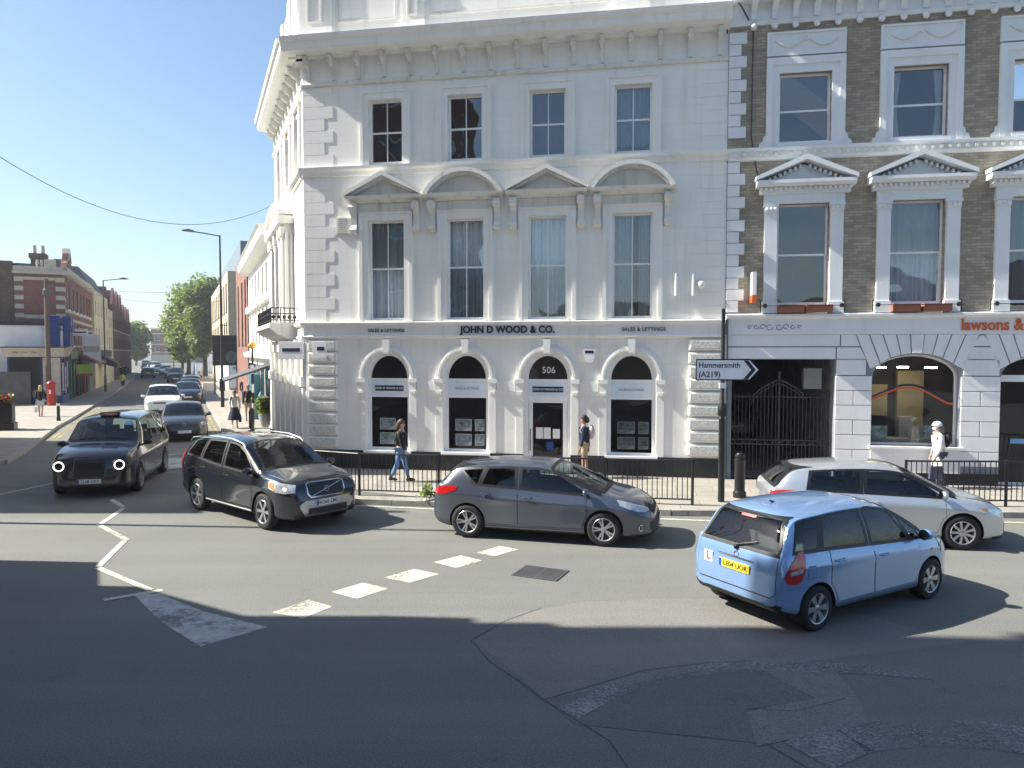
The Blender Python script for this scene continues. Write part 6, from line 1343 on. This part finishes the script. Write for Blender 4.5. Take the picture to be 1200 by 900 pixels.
for px, Y, spec, pm, lb in ((219,52,'golf',PBL,'dark blue car parked behind the white SUV'),(222.5,58.5,'auris',PD,'grey car parked behind the dark blue one in the side street queue'),(224.5,65,'golf',PW,'white hatchback further back in the side street queue'),(206,86,'xc',PD,'dark grey SUV facing the camera half way down the side street'),(201,99,'auris',PD,'charcoal hatchback behind the dark grey SUV in the queue'),(194,112,'golf',PS,'silver hatchback far down the queue'),(187,122,'auris',PW,'white hatchback far down the queue near the trees'),(183,136,'xc',PW,'far white SUV near the end of the queue'),(178,150,'golf',PBL,'dark blue hatchback second from the end of the queue'),(171,158,'xc',PK,'black SUV farthest down the street')):
    car('suv_car' if spec == 'xc' else 'hatchback_car', lb, spec, pm, q_(px,Y), D_, lod=0, style='front', group=G)
car('saloon_car', 'dark car driving away down the middle of the side street', 'auris', PD, q_(173.5,101), (-.44,.9), lod=0, style='rear')
car('suv_car', 'dark vehicle parked in the shade behind the iron gates', 'xc', PK, on_front(13.3,10.6,0)[:2], (.17,.985), lod=0, style='rear')
# =================================================================== people
SK = [mat('skin_fair', (.55,.34,.25), .5, var=.05), mat('skin_tan', (.36,.21,.14), .5, var=.05)]
def cloth(n, c): return mat('cloth_'+n, c, .85, var=.2, scale=9, bmp=.2, bscale=25)
def skinmesh(name, V, E_, Rr, m, parent, sub=2):
    me = bpy.data.meshes.new(name); me.from_pydata([tuple(v) for v in V], E_, []); o = bpy.data.objects.new(name, me); COL.objects.link(o)
    sk = o.modifiers.new('s', 'SKIN'); sk.use_smooth_shade = True
    if not me.skin_vertices: 
        bpy.context.view_layer.objects.active = o
    for i, s_ in enumerate(me.skin_vertices[0].data): s_.radius = (Rr[i], Rr[i]) if not isinstance(Rr[i], tuple) else Rr[i]; s_.use_root = (i == 0)
    su = o.modifiers.new('u', 'SUBSURF'); su.levels = sub; su.render_levels = sub
    bpy.context.view_layer.update(); me2 = bpy.data.meshes.new_from_object(o.evaluated_get(bpy.context.evaluated_depsgraph_get()))
    me2.materials.clear(); me2.materials.append(m); o.modifiers.clear(); o.data = me2; bpy.data.meshes.remove(me); me2.shade_smooth(); o.parent = parent; return o
def person(label, loc, face, H=1.68, legs=((18,8),(-16,14)), arms=((-15,20),(18,25)), skin=0, top=None, bottom=None, hair=(.05,.03,.02), hairlen=0, shoes=(.02,.02,.02), pack=None, cap=None, skirt=None, shorts=None, bag=None, longtop=False, group='pedestrians', fine=True, lean=2, mask=False, sit=False, cat='person', sleeve=True, pack_l='', bag_l=''):
    """x forward, y left, z up; leg = (thigh angle forward, knee bend), arm = (shoulder forward, elbow)"""
    k = H/1.7; rt = thing('person', label, cat, loc, math.atan2(face[1], face[0]), group)
    hip = Vector((0,0,.0)); L1, L2 = .43*k, .42*k; foot = .07*k
    hz = max(foot + L1*math.cos(R(t)) + L2*math.cos(R(t-b)) for t, b in legs) 
    P = Vector((0,0,hz)); V = []; E_ = []; RR = []
    def add(p, r, par=None):
        V.append(Vector(p)); RR.append(r); 
        if par is not None: E_.append((par, len(V)-1))
        return len(V)-1
    le = math.sin(R(lean)); pel = add(P, (.115*k,.14*k)); sp1 = add(P+Vector((le*.15,0,.16*k)), (.10*k,.125*k), pel); sp2 = add(P+Vector((le*.32,0,.34*k)), (.11*k,.15*k), sp1); ne = add(P+Vector((le*.5,0,.50*k)), (.06*k,.07*k), sp2); n2 = add(P+Vector((le*.5+.01,0,.57*k)), .047*k, ne)
    h1 = add(P+Vector((le*.5+.03*k,0,.66*k)), (.072*k,.066*k), n2); h2 = add(P+Vector((le*.5+.02*k,0,.74*k)), (.085*k,.072*k), h1); h3 = add(P+Vector((le*.5+.01*k,0,.79*k)), (.05*k,.045*k), h2)
    nose = add(V[h1]+Vector((.088*k,0,.015*k)), .011*k, h1)
    J = {}
    for i, s_ in enumerate((1,-1)):
        t, b = legs[i]; hp = add(P+Vector((0,s_*.09*k,-.05*k)), .085*k, pel); kn = V[hp]+Vector((math.sin(R(t))*L1*.9,0,-math.cos(R(t))*L1*.9)); kk = add(kn, .055*k, hp); cf = kn+Vector((math.sin(R(t-b)),0,-math.cos(R(t-b))))*L2*.35; cc = add(cf, .05*k, kk)
        an = kn+Vector((math.sin(R(t-b)),0,-math.cos(R(t-b))))*L2*.97; aa = add(an, .032*k, cc); tp_ = Vector((an.x+.15*k, an.y+s_*.015, max(.03, an.z-.035*k))); add(an+Vector((.06*k,0,-.03*k)), .035*k, aa); add(tp_, .024*k, len(V)-1)
        J['leg%d' % i] = (V[hp].copy(), kn, cf, an, tp_)
        sa, eb = arms[i]; sh = P+Vector((le*.42,s_*.185*k,.46*k)); shi = add(sh, .05*k, sp2 if False else ne); el = sh+Vector((math.sin(R(sa)),s_*.12,-math.cos(R(sa))))*.28*k; ee = add(el, .038*k, shi); wr_ = el+Vector((math.sin(R(sa+eb)),0,-math.cos(R(sa+eb))))*.25*k; ww = add(wr_, .025*k, ee)
        d = (wr_-el).normalized(); pm_ = wr_+d*.07*k; pp = add(pm_, (.016*k,.032*k), ww)
        if fine:
            for f_ in range(4):
                o_ = Vector((1,0,0))*(f_-1.5)*.019*k; b1 = pm_+d*.045*k+o_*1.1; f1 = add(b1, .0085*k, pp); add(b1+d*(.04-.006*abs(f_-1.4))*k+Vector((0,-s_*.018*k,0)), .007*k, f1)
            th = add(wr_+d*.04*k+Vector((.035*k,-s_*.005,0)), .009*k, ww); add(V[th]+d*.035*k+Vector((.01*k,-s_*.01,0)), .008*k, th)
        J['arm%d' % i] = (sh, el, wr_, pm_)
    body = skinmesh('body', V, E_, RR, SK[skin], rt)
    headc = V[h2]-Vector((0,0,.02*k))
    if fine:
        mb = MB()
        for s_ in (1,-1): mb.ball(V[h1]+Vector((.068*k,s_*.03*k,.045*k)), .0095*k, 8, 6)
        mb.build('eyes', INK, body); mb = MB(); mb.ball(V[h1]+Vector((.075*k,0,-.028*k)), .02*k, 8, 5, .4, 1, .35); mb.build('mouth', mat('lips', (.32,.10,.09)), body)
        mb = MB()
        for s_ in (1,-1): mb.ball(V[h1]+Vector((0,s_*.074*k,.03*k)), .027*k, 8, 6, .6, .35, 1)
        mb.build('ears', SK[skin], body)
    def chain(nm, segs, m, sub=2):
        V2, E2, R2 = [], [], []
        for seg in segs:
            base = None
            for j, (p, r_) in enumerate(seg):
                hit = next((i for i, q in enumerate(V2) if (q-Vector(p)).length < 1e-5), None)
                if hit is None: V2.append(Vector(p)); R2.append(r_); hit = len(V2)-1
                if base is not None and base != hit: E2.append((base, hit))
                base = hit
        return skinmesh(nm, V2, E2, R2, m, body, sub)
    if top:
        s0, s1, s2, s3 = V[pel], V[sp1], V[sp2], V[ne]; lowz = s0+Vector((0,0,-.26*k if longtop else -.05*k)); segs = [[(s2,(.135*k,.17*k)),(s1,(.125*k,.15*k)),(s0,(.14*k,.165*k)),(lowz,(.15*k,.175*k) if longtop else (.13*k,.16*k))], [(s2,(.135*k,.17*k)),(s3,(.085*k,.11*k))]]
        for i in (0,1):
            a = J['arm%d' % i]; e_ = a[2] if sleeve else a[1]; segs.append([(s3,(.085*k,.11*k)),(a[0],.068*k),(a[1],.055*k)] + ([(a[1].lerp(a[2],.9),.042*k)] if sleeve else []))
        chain('top', segs, top)
    if longtop:
        mb = MB(); z1 = V[pel].z+.05*k; mb.lathe([(.145*k,z1),(.165*k,z1-.15*k),(.19*k,z1-.36*k),(.18*k,z1-.36*k),(.14*k,z1-.1*k)], (0,0,0), 'z', 20); mb.build('coat_skirt', top, body, smooth=60)
    if bottom:
        segs = []; s0 = V[pel]
        for i in (0,1): a = J['leg%d' % i]; segs.append([(s0,(.13*k,.155*k)),(a[0],.10*k),(a[1],.072*k),(a[2],.066*k),(a[2].lerp(a[3],.85),.05*k)])
        chain('trousers', segs, bottom)
    if shorts:
        segs = []
        for i in (0,1): a = J['leg%d' % i]; segs.append([(V[pel],(.13*k,.155*k)),(a[0],.105*k),(a[0].lerp(a[1],.62),.09*k)])
        chain('shorts', segs, shorts)
    if skirt:
        mb = MB(); z1 = V[pel].z+.06*k; mb.lathe([(.15*k,z1),(.19*k,z1-.15*k),(.27*k,z1-.38*k),(.31*k,z1-.58*k),(.29*k,z1-.58*k),(.2*k,z1-.2*k)], (0,0,0), 'z', 22); mb.build('skirt', skirt, body, smooth=60)
    mb = MB()
    for i in (0,1): a = J['leg%d' % i]; mb.tube([a[3]+Vector((-.05*k,0,-.03*k)), a[3]+Vector((.03*k,0,-.02*k)), a[4]+Vector((0,0,.0)), a[4]+Vector((.04*k,0,-.005))], [.042*k,.046*k,.036*k,.02*k], 10); mb.tube([a[3]+Vector((0,0,.07*k)), a[3]+Vector((0,0,-.02*k))], [.044*k,.044*k], 10)
    mb.build('shoes', mat('shoe', shoes, .5), body, smooth=70)
    hm = mat('hair', hair, .6, var=.35, scale=30)
    mb = MB(); mb.ball(headc+Vector((-.022*k,0,.028*k)), .1*k, 16, 10, 1.0, .9, .98)
    if hairlen:
        mb.tube([headc+Vector((-.05*k,0,.04*k)), headc+Vector((-.09*k,0,-.06*k)), headc+Vector((-.10*k,0,-.06*k-hairlen*.5)), headc+Vector((-.09*k,0,-.08*k-hairlen))], [.085*k,.09*k,.075*k,.03*k], 10)
    mb.build('hair', hm, body, smooth=80)
    if cap: mb = MB(); mb.ball(headc+Vector((-.01*k,0,.045*k)), .112*k, 16, 10, 1.05, .95, .8); mb.prism([(.06*k,.085*k),(.2*k,.055*k),(.2*k,-.055*k),(.06*k,-.085*k)], 'z', headc.z+.02*k, headc.z+.035*k); mb.build('cap', cap, body, smooth=50)
    if mask: mb = MB(); mb.ball(V[h1]+Vector((.04*k,0,-.005*k)), .062*k, 12, 8, .95, 1.0, .85); mb.build('face_mask', SIGNW, body, smooth=80)
    if pack:
        c = P+Vector((le*.3-.2*k,0,.36*k)); mb = MB(); mb.ball(c, .15*k, 14, 10, .6, .95, 1.35); mb.tube([P+Vector((le*.4-.08,.1*k,.5*k)), P+Vector((.02,.115*k,.56*k)), P+Vector((.13*k,.12*k,.42*k)), P+Vector((.0,.13*k,.22*k))], .014*k, 6); mb.tube([P+Vector((le*.4-.08,-.1*k,.5*k)), P+Vector((.02,-.115*k,.56*k)), P+Vector((.13*k,-.12*k,.42*k)), P+Vector((.0,-.13*k,.22*k))], .014*k, 6)
        b_ = mb.build('backpack', pack, None, smooth=60); b_.location = loc; b_.rotation_euler = (0,0,math.atan2(face[1],face[0])); bags.append(b_)
        tag(b_, pack_l, 'backpack')
    if bag:
        w_ = J['arm0'][3]; mb = MB(); mb.prism([(w_.x-.14,w_.z-.5),(w_.x+.14,w_.z-.5),(w_.x+.12,w_.z-.2),(w_.x-.12,w_.z-.2)], 'y', w_.y-.04, w_.y+.06); mb.tube([(w_.x-.08,w_.y,w_.z-.2),(w_.x,w_.y,w_.z-.02),(w_.x+.08,w_.y,w_.z-.2)], .01, 6)
        b_ = mb.build('handbag', bag, None); b_.location = loc; b_.rotation_euler = (0,0,math.atan2(face[1],face[0])); tag(b_, bag_l, 'bag')
    return rt
bags = []
c_ = dict(black=cloth('black',(.012,.012,.016)), jeans=cloth('denim',(.13,.22,.42)), navy=cloth('navy',(.015,.022,.06)), white=cloth('white',(.75,.75,.73)), khaki=cloth('khaki',(.42,.33,.22)), pink=cloth('pale_pink',(.55,.42,.45)), blue=cloth('pale_blue',(.25,.45,.62)), hiviz=cloth('hiviz',(.45,.75,.05)), grey=cloth('grey',(.25,.26,.28)), patt=cloth('pattern',(.05,.06,.10)), ldenim=cloth('light_denim',(.45,.52,.62)), red=cloth('red',(.5,.03,.03)))
FD = (.985,-.171)
person('woman in black top and blue jeans walking right along the railing', (-2.94,19.45,.12), FD, 1.62, ((15,3),(-12,14)), ((-14,12),(16,14)), top=c_['black'], bottom=c_['jeans'], hair=(.10,.05,.03), hairlen=.14, shoes=(.01,.01,.012))
person('dark haired girl in navy standing by the estate agent door, facing left', (1.98,20.05,.12), (-.985,.171), 1.66, ((4,2),(-4,3)), ((4,12),(-6,12)), skin=1, top=c_['navy'], shorts=c_['khaki'], hair=(.03,.015,.012), hairlen=.03, pack=c_['pink'], pack_l='pale pink backpack worn by the girl at the estate agent door', shoes=(.02,.02,.02))
person('person in white cap, face mask and long white shirt walking left past the shop window', (10.75,18.5,.12), (-.985,.12), 1.62, ((8,6),(-9,6)), ((6,16),(-4,22)), top=c_['white'], bottom=c_['patt'], hair=(.03,.03,.03), cap=c_['white'], longtop=True, pack=c_['black'], pack_l='black backpack on the person in the white cap', mask=True, bag=c_['patt'], bag_l='dark patterned bag carried by the person in the white cap', lean=7)
person('woman in white top and wide navy skirt walking towards the camera', (-12.4,33.0,.12), (.42,-.9), 1.66, ((10,6),(-12,10)), ((-20,25),(15,25)), top=c_['white'], skirt=c_['navy'], hair=(.16,.07,.03), hairlen=.05, shoes=(.6,.6,.58), bag=c_['black'], bag_l='black handbag held by the woman in the navy skirt')
person('man in navy top and khaki shorts walking away with a backpack', (-13.0,36.4,.12), (-.41,.91), 1.76, ((12,8),(-14,14)), ((-12,20),(14,20)), skin=1, top=c_['navy'], shorts=c_['khaki'], hair=(.25,.18,.12), pack=c_['black'], pack_l='dark backpack on the man in khaki shorts', shoes=(.3,.28,.25), fine=False)
person('person in pale blue shirt beside the potted shrubs', (-12.5,37.3,.12), (-.8,.3), 1.66, ((4,2),(-4,2)), ((20,30),(10,30)), skin=1, top=c_['blue'], bottom=c_['grey'], hair=(.05,.03,.02), fine=False, lean=12)
person('person in dark clothes standing far behind on the right pavement', (-17.6,48.5,.12), (.4,-.9), 1.72, ((4,2),(-4,2)), ((0,10),(0,10)), top=c_['black'], bottom=c_['grey'], fine=False)
person('blonde woman in black top and pale shorts walking away on the left pavement', (-24.9,39.0,.12), (-.41,.91), 1.62, ((14,8),(-14,16)), ((-10,20),(14,20)), top=c_['black'], shorts=c_['ldenim'], hair=(.50,.33,.13), hairlen=.28, shoes=(.4,.3,.22), bag=c_['white'], bag_l='white bag carried by the blonde woman')
person('distant pedestrian in pale clothes on the left pavement by the motorcyclist', (-43.6,79,.12), (.4,-.9), 1.75, ((8,4),(-8,6)), ((-10,10),(10,10)), top=c_['ldenim'], bottom=c_['grey'], fine=False)
for k, (px, Y, c, lb) in enumerate(((141.5,92,'black','distant pedestrian in black in front of the cream building'),(146,100,'navy','distant pedestrian in navy on the left pavement'),(150,112,'grey','distant pedestrian in grey, farthest along the left pavement'),(233,66,'red','distant pedestrian in red beside the parked cars'))):
    person(lb, ((px-600)/867*Y, Y, .12 if k < 3 else 0), (.4,-.9), 1.74, ((8,4),(-8,6)), ((-10,10),(10,10)), top=c_[c], bottom=c_['black'], fine=False)
mt = thing('motorcycle', 'small motorcycle ridden away by the rider in a yellow vest', 'motorcycle', (-39.3,74.6,0), math.atan2(.911,-.412))
for x in (-.6,.62): mb = MB(); mb.lathe([(.22,-.05),(.3,-.05),(.31,0),(.3,.05),(.22,.05)], (x,0,.31), 'y', 18, closed=True); mb.lathe([(.2,-.02),(.2,.02)], (x,0,.31), 'y', 12); mb.build('wheel', RUB, mt)
mb = MB(); mb.prism([(-.75,.7),(-.2,.72),(.1,.85),(.35,.8),(.3,.4),(-.3,.3),(-.7,.55)], 'y', -.13, .13); mb.tube([(.3,0,.85),(.62,0,.31)], .04); mb.tube([(.25,-.35,1.0),(.3,0,.98),(.25,.35,1.0)], .02); mb.build('frame', PK, mt, bevel=.03)
mb = MB(); mb.box(-.86,-.8,-.09,.09,.62,.8); mb.build('tail_plate', YPL, mt); mb = MB(); mb.box(-.8,-.76,-.06,.06,.82,.88); mb.build('tail_light', REDL, mt)
person('motorcycle rider in a high visibility yellow vest and dark helmet', (-39.24,74.5,-.05), (-.412,.911), 1.78, ((70,80),(70,80)), ((45,30),(45,30)), top=c_['hiviz'], bottom=c_['black'], hair=(.01,.01,.01), cap=c_['black'], fine=False, lean=10)

# =================================================================== the air of a bright hazy day
mb = MB(); mb.box(-905,905,-505,1105,-1.1,26)
hz = mb.build('haze', bpy.data.materials.new('haze')); hm_ = hz.data.materials[0]; hm_.use_nodes = True; nt = hm_.node_tree; nt.nodes.clear(); MATS['haze'] = hm_
o_ = nt.nodes.new('ShaderNodeOutputMaterial'); v_ = nt.nodes.new('ShaderNodeVolumePrincipled'); v_.inputs['Color'].default_value = (.86,.92,1,1); v_.inputs['Density'].default_value = .0007; v_.inputs['Anisotropy'].default_value = .3
nt.links.new(v_.outputs[0], o_.inputs['Volume']); tag(hz, kind='stuff')
